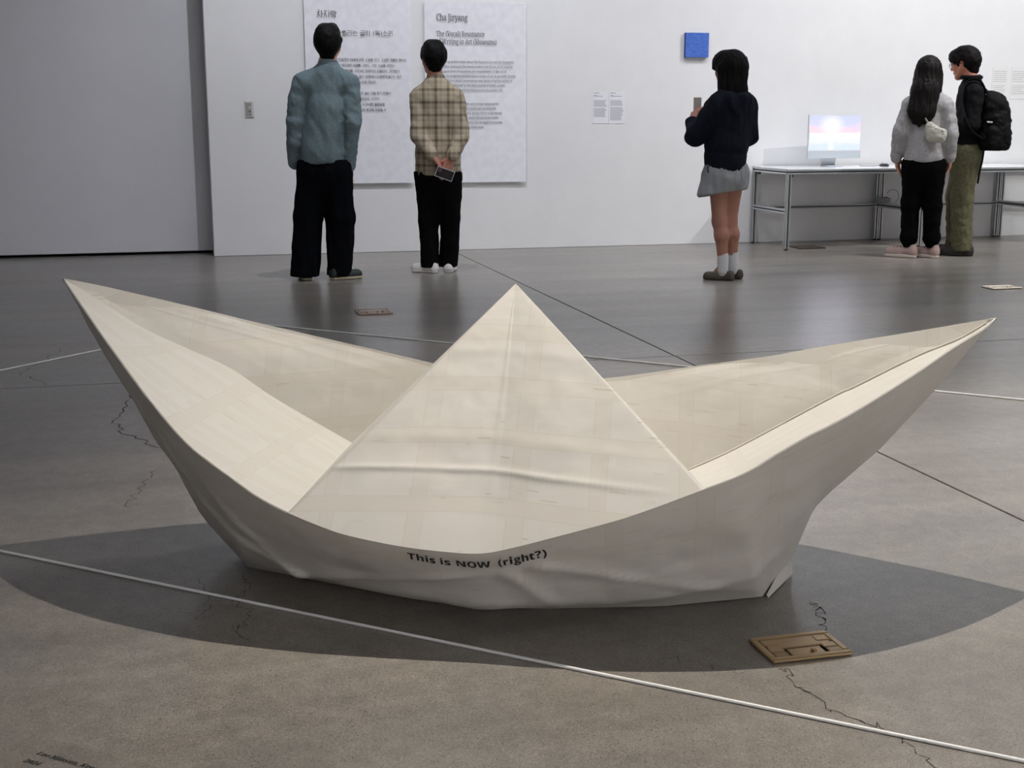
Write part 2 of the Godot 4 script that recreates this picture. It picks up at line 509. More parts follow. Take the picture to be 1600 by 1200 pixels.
func build_floor() -> void:
	var fl := Node3D.new()
	fl.name = "floor"
	add_child(fl)
	fl.set_meta("kind", "structure")
	fl.set_meta("label", "polished grey concrete floor with saw cut joints, cracks and stains")
	fl.set_meta("category", "floor")
	# speckle of the ground aggregate, 1.6 m to the tile
	var N := 1024
	var im := Image.create(N, N, false, Image.FORMAT_RGB8)
	var s := FastNoiseLite.new()
	s.frequency = 0.02
	s.fractal_octaves = 4
	s.seed = 3
	var base := s.get_seamless_image(N, N)
	var by := base.get_data()
	var out := PackedByteArray()
	out.resize(N * N * 3)
	for i in N * N:
		var g := 0.80 + 0.12 * (by[i] / 255.0 - 0.5) + rng.randf_range(-0.16, 0.16)
		out[i * 3] = int(clampf(g, 0, 1) * 255); out[i * 3 + 1] = int(clampf(g * 0.985, 0, 1) * 255); out[i * 3 + 2] = int(clampf(g * 0.965, 0, 1) * 255)
	im.set_data(N, N, false, Image.FORMAT_RGB8, out)
	for k in 9000:                                  # pebbles and pits
		var g: float = [0.42, 0.55, 0.62, 1.0, 0.97][rng.randi() % 5]
		im.fill_rect(Rect2i(rng.randi() % N, rng.randi() % N, 1 + rng.randi() % 2, 1 + rng.randi() % 2), Color(g, g * 0.98, g * 0.94))
	# stains, trowel sweeps and damp patches over the whole slab, 20 m to the picture
	var B := 1024
	var big := Image.create(B, B, false, Image.FORMAT_RGB8)
	s.frequency = 0.006
	s.fractal_octaves = 6
	s.seed = 21
	var c1 := s.get_image(B, B).get_data()
	s.seed = 22
	s.frequency = 0.02
	var c2 := s.get_image(B, B).get_data()
	var ob := PackedByteArray()
	ob.resize(B * B * 3)
	for y in B:
		for x in B:
			var i := y * B + x
			var streak := c2[((y * 4) % B) * B + (x / 6 + 300) % B] / 255.0
			var g := 0.89 + 0.26 * (c1[i] / 255.0 - 0.5) + 0.16 * (streak - 0.5)
			var warm := 0.03 * (c2[i] / 255.0 - 0.5)
			ob[i * 3] = int(clampf(g + warm, 0, 1) * 255); ob[i * 3 + 1] = int(clampf(g, 0, 1) * 255); ob[i * 3 + 2] = int(clampf(g - warm, 0, 1) * 255)
	big.set_data(B, B, false, Image.FORMAT_RGB8, ob)
	var m := mat(Color(0.725, 0.707, 0.684), 0.28, 0.0, 0.6)
	m.albedo_texture = img_tex(im)
	m.uv1_triplanar = true
	m.uv1_world_triplanar = true
	m.uv1_scale = Vector3.ONE / 1.6
	m.detail_enabled = true
	m.detail_blend_mode = BaseMaterial3D.BLEND_MODE_MUL
	m.detail_albedo = img_tex(big)
	m.detail_uv_layer = BaseMaterial3D.DETAIL_UV_2
	m.uv2_triplanar = true
	m.uv2_world_triplanar = true
	m.uv2_scale = Vector3.ONE / 20.0
	# four slabs, a saw cut joint between each two
	var jx := 2.385
	var jz := -5.96
	var g := 0.0045
	for q in [[-8.2, jx - g, -12.1, jz - g], [jx + g, 12.2, -12.1, jz - g], [-8.2, jx - g, jz + g, 6.2], [jx + g, 12.2, jz + g, 6.2]]:
		var b := Buf.new()
		b.box(Vector3((q[0] + q[1]) / 2, -0.1, (q[2] + q[3]) / 2), Vector3(q[1] - q[0], 0.2, q[3] - q[2]), 0.002)
		put("slab", b, m, fl)
	put("joint_base", box_of(Vector3(2, -0.25, -2.95), Vector3(20.4, 0.1, 18.3), 0.0), mat(Color(0.05, 0.05, 0.05)), fl)
	var dark := mat(Color(0.17, 0.155, 0.145), 0.9)
	var soft := mat(Color(0.30, 0.285, 0.27), 0.9)
	crack(fl, [Vector3(-0.56, 0, -6.95), Vector3(-0.62, 0, -6.6), Vector3(-0.70, 0, -6.3), Vector3(-0.56, 0, -5.99)], 0.0035, soft)
	crack(fl, [Vector3(-0.18, 0, -5.86), Vector3(-0.21, 0, -5.5), Vector3(-0.25, 0, -5.2), Vector3(-0.19, 0, -4.95), Vector3(-0.05, 0, -4.7), Vector3(0.0, 0, -4.52), Vector3(0.07, 0, -4.46)], 0.0045, dark)
	crack(fl, [Vector3(-0.08, 0, -4.42), Vector3(-0.14, 0, -4.2), Vector3(-0.16, 0, -4.0)], 0.003, soft)
	crack(fl, [Vector3(1.235, 0, -2.41), Vector3(1.22, 0, -2.36), Vector3(1.235, 0, -2.27), Vector3(1.25, 0, -2.17), Vector3(1.29, 0, -2.11), Vector3(1.31, 0, -2.02), Vector3(1.32, 0, -1.9)], 0.0022, dark)
	crack(fl, [Vector3(1.47, 0, -2.76), Vector3(1.465, 0, -2.68), Vector3(1.44, 0, -2.62), Vector3(1.42, 0, -2.58)], 0.0022, dark)
	crack(fl, [Vector3(0.14, 0, -3.3), Vector3(0.15, 0, -3.2), Vector3(0.11, 0, -3.12), Vector3(0.14, 0, -3.0), Vector3(0.1, 0, -2.92), Vector3(0.13, 0, -2.86)], 0.002, soft)
	crack(fl, [Vector3(0.03, 0, -3.3), Vector3(0.05, 0, -3.14), Vector3(0.02, 0, -3.02)], 0.002, soft)
	crack(fl, [Vector3(1.15, 0, -2.42), Vector3(1.08, 0, -2.46), Vector3(1.0, 0, -2.53)], 0.0015, soft)

func crack(fl: Node3D, pts: Array, w: float, m: Material) -> void:     # a jagged open crack as a thin ribbon on the slab
	var line := []
	var n := (pts.size() - 1) * 7
	for i in n + 1:
		var p := at_key(range(pts.size()), pts, float(i) / n * (pts.size() - 1))
		var d := 0.018 if i % 7 else 0.0
		line.push_back(p + Vector3(rng.randf_range(-d, d), 0.0006, rng.randf_range(-d, d)))
	var b := Buf.new()
	for i in n:
		var a: Vector3 = line[i]
		var c: Vector3 = line[i + 1]
		var s := (c - a).cross(Vector3.UP).normalized() * w * 0.5
		var wa := rng.randf_range(0.2, 1.0)
		b.face([a + s * wa, a - s * wa, c - s, c + s] if (s.cross(c - a)).y < 0 else [a - s * wa, a + s * wa, c + s, c - s])
	put("crack", b, m, fl)

# ------------------------------------------------------------------ the boat
const HALF := 1.2046
var rim_near := [Vector3(-1.205, .739, 0), Vector3(-1.034, .666, .216), Vector3(-.912, .588, .335), Vector3(-.799, .503, .424), Vector3(-.69, .422, .49), Vector3(-.573, .362, .543), Vector3(-.497, .323, .568), Vector3(-.426, .296, .586), Vector3(-.351, .273, .6), Vector3(-.287, .257, .609), Vector3(-.172, .24, .617), Vector3(-.072, .232, .62), Vector3(.014, .231, .62), Vector3(.085, .247, .62), Vector3(.179, .275, .617), Vector3(.332, .321, .603), Vector3(.496, .38, .568), Vector3(.585, .412, .538), Vector3(.65, .448, .51), Vector3(.716, .48, .475), Vector3(.77, .501, .443), Vector3(.841, .531, .393), Vector3(.915, .564, .332), Vector3(.993, .598, .259), Vector3(1.077, .633, .166), Vector3(1.167, .66, .052), Vector3(1.205, .679, 0)]
var rim_far := [Vector3(-1.205, .739, 0), Vector3(-1.099, .704, -.072), Vector3(-.931, .645, -.173), Vector3(-.746, .583, -.265), Vector3(-.549, .525, -.341), Vector3(-.278, .453, -.407), Vector3(-.237, .443, -.413), Vector3(0, .42, -.43), Vector3(.205, .417, -.418), Vector3(.495, .475, -.357), Vector3(.688, .519, -.29), Vector3(.799, .552, -.241), Vector3(1.036, .623, -.112), Vector3(1.205, .679, 0)]
var fold_left := [Vector3(-1.205, .739, 0), Vector3(-1.127, .679, -.032), Vector3(-1.022, .598, -.072), Vector3(-.917, .538, -.109), Vector3(-.805, .477, -.143), Vector3(-.683, .384, -.175), Vector3(-.481, .254, -.217)]
var fold_right := [Vector3(1.205, .679, 0), Vector3(1.131, .619, -.031), Vector3(1.037, .566, -.067), Vector3(.895, .473, -.116), Vector3(.837, .438, -.134), Vector3(.593, .275, -.195), Vector3(.466, .203, -.219)]
var foot_near := [Vector3(-1.205, .737, .001), Vector3(-1.046, .446, .01), Vector3(-.941, .281, .02), Vector3(-.87, .182, .03), Vector3(-.817, .085, .05), Vector3(-.675, .003, .15), Vector3(-.575, .003, .186), Vector3(-.412, .003, .247), Vector3(-.244, .003, .303), Vector3(-.026, .003, .357), Vector3(.127, .003, .346), Vector3(.412, .003, .293), Vector3(.654, .003, .198), Vector3(.715, .003, .033), Vector3(.743, .052, .01), Vector3(.788, .175, .005), Vector3(.826, .22, .005), Vector3(.946, .339, .004), Vector3(1.065, .486, .002), Vector3(1.205, .677, .001)]
var foot_near_key := [-1.0, -.86, -.74, -.66, -.6, -.5, -.43, -.31, -.18, -.02, .1, .31, .46, .54, .58, .63, .67, .76, .86, 1.0]

func on_rim(rim: Array, s: float) -> Vector3:      # rim point at the boat-long parameter s = x / HALF
	for i in rim.size() - 1:
		var a: Vector3 = rim[i]
		var b: Vector3 = rim[i + 1]
		var x := s * HALF
		if x <= b.x or i == rim.size() - 2:
			return a.cubic_interpolate(b, rim[maxi(i - 1, 0)], rim[mini(i + 2, rim.size() - 1)], clampf((x - a.x) / (b.x - a.x), 0, 1))
	return rim[-1]

func hull_near(s: float, v: float) -> Vector3:     # v runs from the rim (0) to the floor (1)
	var a := on_rim(rim_near, s)
	var b := at_key(foot_near_key, foot_near, s)
	var p := a.lerp(b, v)
	var mid := clampf(1.0 - absf(s) * 1.15, 0, 1)
	var belly := sin(PI * v) * 0.022 + (0.03 * smoothstep(0.45, 0.74, v) * (1.0 - smoothstep(0.76, 1.0, v)) * mid)
	p += Vector3(0, -0.35, 1).normalized() * belly * minf(1.0, (1.0 - absf(s)) * 4.0)
	# creases of the folded sheet, slanting from under the middle of the rim to the corners
	for c in [[-0.02, 0.3, -0.5, 0.93], [0.12, 0.3, 0.45, 0.9], [-0.55, 0.25, -0.35, 0.8], [-0.72, 0.35, -0.35, 0.75], [0.05, 0.3, 0.12, 0.7], [0.52, 0.7, 0.0, 0.97]]:
		var q := Geometry2D.get_closest_point_to_segment(Vector2(s, v * 0.5), Vector2(c[0], c[1] * 0.5), Vector2(c[2], c[3] * 0.5))
		p.z += clampf((1.0 - v) * 4.0, 0, 1) * 0.011 * exp(-pow(q.distance_to(Vector2(s, v * 0.5)) / 0.016, 2.0))
	var e := minf(v, 1.0 - v) * 4.0
	p.z += clampf(e, 0, 1) * (0.010 * nz(p * 2.6) + 0.009 * nz(Vector3(p.x * 6.0 + p.y * 4.0, p.y * 11.0 - p.x * 3.0, 3)))
	return p

func boat_uv(p: Vector3) -> Vector2:
	return Vector2(p.x / 2.6 + 0.5, 0.9 - (p.y + p.z * 0.45) / 1.3)

func sail_uv(p: Vector3) -> Vector2:
	return Vector2(p.x / 2.6 + 0.515, 0.9 - (p.y * 1.35 + 0.05) / 1.3)

func near_uv(p: Vector3) -> Vector2:
	return Vector2(p.x / 2.6 + 0.53, 0.4 + p.z / 1.3)

func wrinkle(p: Vector3, amp: float) -> float:
	return amp * (nz(p * 2.2) + 0.5 * nz(p * 6.0 + Vector3(9, 1, 4)))

func strip_sheet(a: Callable, b: Callable, nu: int, nv: int, flip: bool, amp: float, thick := 0.0025, ridge = null, uvs = null) -> Buf:   # ruled sheet between curve a (v=0) and curve b (v=1)
	var rows := []
	for j in nv + 1:
		var line := PackedVector3Array()
		var v := float(j) / nv
		for i in nu + 1:
			var u := float(i) / nu
			var pa: Vector3 = a.call(u)
			var pb: Vector3 = b.call(u)
			var p := pa.lerp(pb, v)
			var e := clampf(minf(v, 1.0 - v) * 5.0, 0, 1) * clampf(minf(u, 1.0 - u) * 6.0, 0, 1)
			var d := wrinkle(p, amp) * e
			if ridge != null: d += ridge.call(p, u, v) * e
			p += Vector3(0, 0.6, 0.8) * d
			line.push_back(p)
		if flip: line.reverse()
		rows.push_back(line)
	var buf := Buf.new()
	buf.sheet(rows, thick, uvs if uvs != null else boat_uv)
	return buf

func build_boat() -> void:
	var t := thing("paper_boat", "huge off-white folded paper boat standing on the concrete floor", "paper boat", Vector3(0.838, 0, -3.238), -21.825)
	# paper stuck together from sheets: the seams show as faintly yellowed double strips
	var im := Image.create(2048, 1024, false, Image.FORMAT_RGB8)
	im.fill(Color(1, 1, 1))
	for k in 900:
		var g := rng.randf_range(0.985, 1.0)
		im.fill_rect(Rect2i(rng.randi() % 2048, rng.randi() % 1024, rng.randi_range(10, 120), rng.randi_range(6, 50)), Color(g, g, g * 0.995))
	for k in 14:
		var x := 30 + k * 151 + rng.randi_range(-16, 16)
		var w := rng.randi_range(20, 32)
		im.fill_rect(Rect2i(x, 0, w, 1024), Color(0.992, 0.988, 0.977))
		im.fill_rect(Rect2i(x, 0, 2, 1024), Color(0.972, 0.963, 0.945))
		im.fill_rect(Rect2i(x + w, 0, 2, 1024), Color(0.978, 0.97, 0.955))
	for k in 9:
		var y := 60 + k * 118 + rng.randi_range(-14, 14)
		var h := rng.randi_range(22, 34)
		im.fill_rect(Rect2i(0, y, 2048, h), Color(0.991, 0.986, 0.975))
		im.fill_rect(Rect2i(0, y, 2048, 2), Color(0.970, 0.96, 0.943))
		im.fill_rect(Rect2i(0, y + h, 2048, 2), Color(0.976, 0.968, 0.952))
	for k in 260:                                   # handling marks
		var g := rng.randf_range(0.92, 0.97)
		im.fill_rect(Rect2i(rng.randi() % 2048, rng.randi() % 1024, rng.randi_range(4, 40), rng.randi_range(1, 3)), Color(g, g * 0.98, g * 0.94))
	var paper := mat(Color(0.808, 0.796, 0.775), 0.62, 0.0, 0.35)
	paper.albedo_texture = img_tex(im)
	paper.backlight_enabled = true
	paper.backlight = Color(0.24, 0.23, 0.215)
	var apex := Vector3(0.015, 0.745, 0.0)
	# outer sides
	var rows := []
	for j in 33:
		var line := PackedVector3Array()
		for i in 161: line.push_back(hull_near(lerpf(-1, 1, i / 160.0), j / 32.0))
		rows.push_back(line)
	rows.reverse()
	var b := Buf.new()
	b.sheet(rows, 0.0025, boat_uv)
	var near := put("hull_side", b, paper, t, "shaded near side of the paper hull with black printed words")
	var far_foot := func(u):
		var q := at_key(foot_near_key, foot_near, lerpf(-1, 1, u))
		return Vector3(q.x, q.y, -q.z * 0.8 - 0.002)
	put("hull_side", strip_sheet(func(u): return on_rim(rim_far, lerpf(-1, 1, u)), far_foot, 80, 16, false, 0.012), paper, t, "far side of the paper hull, higher than the near side")
	# base sheet on the floor
	var base := Buf.new()
	var poly := []
	for i in range(5, 14): poly.push_back(Vector2(foot_near[i].x, -foot_near[i].z + 0.006))
	for i in range(13, 4, -1): poly.push_back(Vector2(foot_near[i].x, foot_near[i].z * 0.8 - 0.002))
	base.prism(poly, 0.001, 0.004)
	put("base_sheet", base, paper, t)
	# four inner panels, two at each end, meeting in a valley fold
	var left_near := func(u): return on_rim(rim_near, lerpf(-1.0, -0.354, u))
	var left_far := func(u): return on_rim(rim_far, lerpf(-1.0, -0.2, u))
	var right_near := func(u): return on_rim(rim_near, lerpf(1.0, 0.412, u))
	var right_far := func(u): return on_rim(rim_far, lerpf(1.0, 0.17, u))
	var fl := func(u): return bend(fold_left, u)
	var fr := func(u): return bend(fold_right, u)
	var hem := func(p, u, v): return 0.001 * exp(-pow((v - 0.88) / 0.015, 2.0)) + 0.0007 * exp(-pow((v - 0.55 - 0.2 * u) / 0.03, 2.0))
	var flap := func(_p, u, v):                     # the small tuck pressed into the near left panel beside the sail
		var q := Vector2(u, v * 0.5)
		var d: float = minf(q.distance_to(Geometry2D.get_closest_point_to_segment(q, Vector2(0.74, 0.30), Vector2(0.92, 0.18))), q.distance_to(Geometry2D.get_closest_point_to_segment(q, Vector2(0.92, 0.18), Vector2(0.985, 0.47))))
		return 0.014 * exp(-pow(d / 0.012, 2.0))
	put("inner_panel", strip_sheet(fl, left_near, 60, 40, true, 0.007, 0.0025, flap, near_uv), paper, t)
	put("inner_panel", strip_sheet(fl, left_far, 60, 40, false, 0.008, 0.0025, hem, sail_uv), paper, t)
	put("inner_panel", strip_sheet(fr, right_near, 60, 20, false, 0.008, 0.0025, null, near_uv), paper, t)
	put("inner_panel", strip_sheet(fr, right_far, 60, 40, true, 0.008, 0.0025, hem, sail_uv), paper, t)
	# the pressed pleat along the right valley fold
	for curve in [fold_right]:
		var pl := Buf.new()
		var pts := []
		for i in 41: pts.push_back(bend(curve, 0.06 + 0.94 * i / 40.0) + Vector3(0, 0.003 + 0.0015 * nz(Vector3(i * 0.4, 1, 2)), 0.002))
		pl.tube(pts, 0.0035, 8)
		put("fold_pleat", pl, paper, t)
	# the sail: a pyramid whose near face runs down to the near rim
	var ml: Vector3 = fold_left[-1]
	var mr: Vector3 = fold_right[-1]
	var front := func(u):
		if u < 0.1: return ml.lerp(on_rim(rim_near, -0.354), u / 0.1)
		if u > 0.92: return on_rim(rim_near, 0.412).lerp(mr, (u - 0.92) / 0.08)
		return on_rim(rim_near, lerpf(-0.354, 0.412, (u - 0.1) / 0.82))
	var back := func(u):
		if u < 0.2: return ml.lerp(on_rim(rim_far, -0.2), u / 0.2)
		if u > 0.8: return on_rim(rim_far, 0.17).lerp(mr, (u - 0.8) / 0.2)
		return on_rim(rim_far, lerpf(-0.2, 0.17, (u - 0.2) / 0.6))
	var crease := func(p, u, v):                    # the raised fold right across the sail, and two weaker ones
		var y: float = p.y + 0.012 * p.x
		return 0.005 * exp(-pow((y - 0.372) / 0.0055, 2.0)) + 0.0015 * exp(-pow((y - 0.43) / 0.012, 2.0)) + 0.0015 * exp(-pow((y - 0.60) / 0.012, 2.0)) + 0.0015 * exp(-pow((u - 0.5) / 0.01, 2.0))
	put("sail_face", strip_sheet(func(_u): return apex, front, 100, 170, true, 0.006, 0.0025, crease, sail_uv), paper, t, "triangular near face of the sail with a raised fold across it")
	put("sail_face", strip_sheet(func(_u): return apex - Vector3(0, 0, 0.004), back, 40, 20, false, 0.006), paper, t, "far face of the sail, behind the near face")
	# bright folded corner of the paper at the right end of the base
	var tab := Buf.new()
	tab.sheet([PackedVector3Array([Vector3(.668, .004, .205), Vector3(.700, .004, .125), Vector3(.742, .004, .02)]), PackedVector3Array([Vector3(.664, .010, .200), Vector3(.694, .030, .112), Vector3(.732, .060, .02)])], 0.002, boat_uv)
	put("folded_corner", tab, paper, t)
	# black words printed on the hull, following its slope
	var words := TextMesh.new()
	var font := SystemFont.new()
	font.font_names = PackedStringArray(["Droid Sans"])
	font.font_weight = 700
	words.font = font
	words.text = "This is NOW  (right?)"
	words.font_size = 64
	words.pixel_size = 0.01
	words.depth = 0.0
	words.curve_step = 1.0
	var bb := words.get_aabb()
	var lb := Buf.new()
	lb.add(words, Transform3D.IDENTITY, func(p: Vector3):
		var x := (p.x - bb.position.x) / bb.size.x
		var y := (p.y - bb.position.y) / bb.size.y
		var s := lerpf(-0.152, 0.158, x) / HALF
		var v := 0.145 + 0.03 * x * x - 0.115 * (y - 0.25) + 0.05 * sin(PI * x) * 0.6
		return hull_near(s, v) + Vector3(0, -0.45, 0.9) * 0.0015)
	put("lettering", lb, mat(Color(0.02, 0.02, 0.02), 0.7), near, "black printed words on the rim of the hull")

func build_string() -> void:
	var b := Buf.new()
	var pts := []
	var c := [Vector3(0.335, 0.004, -7.595), Vector3(4.17, 0.004, -3.9), Vector3(1.83, 0.004, -1.6), Vector3(-2.05, 0.004, -5.03)]
	for i in 4:
		for k in 24: pts.push_back((c[i] as Vector3).lerp(c[(i + 1) % 4], k / 24.0))
	b.tube(pts, 0.0038, 8, true)
	put("boundary_string", b, mat(Color(0.97, 0.97, 0.97), 0.8), self)
	tag(get_child(-1), "thin white string stretched over the floor in a square around the boat", "string")

# ------------------------------------------------------------------ things on the wall
func words(txt: String, size: float, serif := true, bold := false) -> TextMesh:      # size: height of a line in metres
	var t := TextMesh.new()
	var f := SystemFont.new()
	f.font_names = PackedStringArray(["Droid Serif" if serif else "Droid Sans"])
	f.font_weight = 700 if bold else 400
	t.font = f
	t.text = txt
	t.font_size = 48
	t.pixel_size = size / 48.0
	t.depth = 0.0
	t.curve_step = 3.0
	t.horizontal_alignment = HORIZONTAL_ALIGNMENT_LEFT
	t.vertical_alignment = VERTICAL_ALIGNMENT_TOP
	return t

const LEADS := {0: [[0, 1, 1, 1, .85, 0]], 1: [[0, 1, .45, 1, .4, 0], [.55, 1, 1, 1, .95, 0]], 2: [[0, 1, 0, 0, 1, 0]], 3: [[1, 1, 0, 1, 0, 0, 1, 0]], 4: [[.45, 1, 0, 1, 0, 0, .45, 0], [1, 1, .55, 1, .55, 0, 1, 0]], 5: [[0, 1, 1, 1, 1, .5, 0, .5, 0, 0, 1, 0]], 6: [[0, 0, 0, 1, 1, 1, 1, 0, 0, 0]], 7: [[0, 1, 0, 0, 1, 0, 1, 1], [0, .5, 1, .5]], 8: [[0, 1, 0, 0, .45, 0, .45, 1], [.55, 1, .55, 0, 1, 0, 1, 1], [0, .5, 1, .5]], 9: [[.5, 1, 0, 0], [.45, .65, 1, 0]], 10: [[.25, 1, 0, 0], [.25, .6, .45, 0], [.75, 1, .55, 0], [.75, .6, 1, 0]], 11: [], 12: [[0, 1, 1, 1], [.5, 1, 0, 0], [.45, .6, 1, 0]], 13: [[0, 1, 1, 1], [.3, 1, 0, 0], [.7, 1, 1, 0]], 14: [[.3, 1.15, .7, 1.15], [0, .85, 1, .85], [.5, .85, 0, 0], [.45, .5, 1, 0]], 15: [[0, 1, 1, 1, .85, 0], [0, .55, .9, .55]], 16: [[1, 1, 0, 1, 0, 0, 1, 0], [0, .5, 1, .5]], 17: [[0, 1, 1, 1], [0, 0, 1, 0], [.3, 1, .3, 0], [.7, 1, .7, 0]], 18: [[.3, 1.15, .7, 1.15], [0, .85, 1, .85]]}
const TAILS := [[], [0], [1], [0, 9], [2], [2, 12], [2, 18], [3], [5], [5, 0], [5, 6], [5, 7], [5, 9], [5, 16], [5, 17], [5, 18], [6], [7], [7, 9], [9], [10], [11], [12], [14], [15], [16], [17], [18]]
# vowels: [horizontal strokes below the lead, vertical strokes at the right]
const VOWELS := {0: "|a", 1: "|b", 2: "|c", 3: "|d", 4: "|e", 5: "|f", 6: "|g", 7: "|h", 8: "o|", 9: "o|a", 10: "o|b", 11: "o|i", 12: "y|", 13: "u|", 14: "u|e", 15: "u|f", 16: "u|i", 17: "z|", 18: "n|", 19: "n|i", 20: "|i"}
const STEMS := {"a": [[.3, 0, .3, 1], [.3, .5, 1, .5]], "b": [[.1, 0, .1, 1], [.1, .5, .8, .5], [.8, 0, .8, 1]], "c": [[.3, 0, .3, 1], [.3, .65, 1, .65], [.3, .35, 1, .35]], "d": [[.1, 0, .1, 1], [.1, .65, .8, .65], [.1, .35, .8, .35], [.8, 0, .8, 1]], "e": [[.8, 0, .8, 1], [.1, .5, .8, .5]], "f": [[.5, 0, .5, 1], [0, .5, .5, .5], [.95, 0, .95, 1]], "g": [[.8, 0, .8, 1], [.1, .65, .8, .65], [.1, .35, .8, .35]], "h": [[.5, 0, .5, 1], [0, .65, .5, .65], [0, .35, .5, .35], [.95, 0, .95, 1]], "i": [[.6, 0, .6, 1]], "o": [[0, 0, 1, 0], [.5, 0, .5, 1]], "y": [[0, 0, 1, 0], [.33, 0, .33, 1], [.67, 0, .67, 1]], "u": [[0, 1, 1, 1], [.5, 0, .5, 1]], "z": [[0, 1, 1, 1], [.33, 0, .33, 1], [.67, 0, .67, 1]], "n": [[0, .5, 1, .5]]}

func stroke(b: Buf, pts: Array, w: float) -> void:
	for i in pts.size() - 1:
		var a: Vector2 = pts[i]
		var c: Vector2 = pts[i + 1]
		var d := (c - a).normalized() * w * 0.5
		var s := Vector2(-d.y, d.x)
		var q := [a - d - s, c + d - s, c + d + s, a - d + s]
		b.face(q.map(func(p): return Vector3(p.x, p.y, 0)))

func jamo(b: Buf, which: int, r: Rect2, w: float) -> void:
	for l in LEADS[which]:
		var pts := []
		for i in range(0, l.size(), 2): pts.push_back(r.position + Vector2(l[i], l[i + 1]) * r.size)
		stroke(b, pts, w)
	if which == 11 or which == 18:
		var pts := []
		var h := 1.0 if which == 11 else 0.62
		for i in 13: pts.push_back(r.position + Vector2(0.5 + 0.48 * sin(TAU * i / 12.0), h * (0.5 + 0.5 * cos(TAU * i / 12.0))) * r.size)
		stroke(b, pts, w)

func hangul(b: Buf, txt: String, at: Vector2, size: float, w: float) -> void:    # Korean letters drawn stroke by stroke, at: baseline left
	var x := at.x
	for ch in txt:
		var u := ch.unicode_at(0)
		if u < 0xAC00:
			if ch == "(" or ch == ")":
				var pts := []
				for i in 7:
					var a := lerpf(-1.0, 1.0, i / 6.0)
					pts.push_back(Vector2(x + size * (0.28 - 0.16 * cos(a) if ch == "(" else 0.1 + 0.16 * cos(a)), at.y + size * (0.42 + 0.5 * sin(a))))
				stroke(b, pts, w)
			elif ch == "." or ch == ",":
				stroke(b, [Vector2(x + size * 0.05, at.y), Vector2(x + size * 0.08, at.y + size * 0.03)], w)
			x += size * (0.42 if ch != " " else 0.4)
			continue
		u -= 0xAC00
		var lead := u / 588
		var vow: PackedStringArray = (VOWELS[(u % 588) / 28] as String).split("|")
		var tail: Array = TAILS[u % 28]
		var y0 := 0.40 if tail.size() else 0.02
		var right := 0.60 if vow[1] else 0.92
		var low := y0 + (0.98 - y0) * (0.42 if vow[0] else 0.0)
		var R := func(x0, yy0, x1, y1): return Rect2(Vector2(x, at.y) + Vector2(x0, yy0) * size, Vector2(x1 - x0, y1 - yy0) * size)
		jamo(b, lead, R.call(0.10 if vow[1] else 0.2, low + 0.06, right - 0.08 if vow[1] else 0.8, 0.92), w)
		var parts := []
		if vow[0]: parts.push_back([vow[0], R.call(0.04, y0 + 0.04, right + 0.02, low - 0.02)])
		if vow[1]: parts.push_back([vow[1], R.call(0.64, y0, 0.98, 0.98)])
		for p in parts:
			for l in STEMS[p[0]]:
				stroke(b, [p[1].position + Vector2(l[0], l[1]) * p[1].size, p[1].position + Vector2(l[2], l[3]) * p[1].size], w)
		for k in tail.size():
			var tw := 0.66 / tail.size()
			jamo(b, tail[k], R.call(0.2 + k * tw, 0.02, 0.2 + (k + 1) * tw - (0.06 if tail.size() > 1 else 0.0), 0.31), w)
		x += size * 1.0

func banner(x0: float, x1: float, y0: float, y1: float, label: String) -> Node3D:
	var t := thing("text_banner", label, "banner", Vector3(x0, y0, BACK + 0.012), 0.0, "tall text banners")
	var rows := []
	for j in 25:
		var line := PackedVector3Array()
		for i in 17:
			var p := Vector3((x1 - x0) * i / 16.0, (y1 - y0) * j / 24.0, 0)
			p.z = 0.010 + 0.006 * nz(Vector3(p.x * 1.5, p.y * 2.0, x0)) + 0.008 * pow(1.0 - j / 24.0, 6.0)
			line.push_back(p)
		rows.push_back(line)
	var b := Buf.new()
	b.sheet(rows, 0.001, func(p): return Vector2(p.x, p.y))
	put("cloth", b, fabric(Color(0.93, 0.93, 0.955), 0.85, 0.95, 0.03, 1.5), t)
	var rod := Buf.new()
	rod.tube([Vector3(0, y1 - y0 - 0.004, 0.004), Vector3(x1 - x0, y1 - y0 - 0.004, 0.004)], 0.005)
	put("top_rod", rod, mat(Color(0.9, 0.9, 0.9), 0.5), t)
	return t

func lift(b: Buf) -> void:
	for i in b.v.size(): b.v[i].z = 0.021

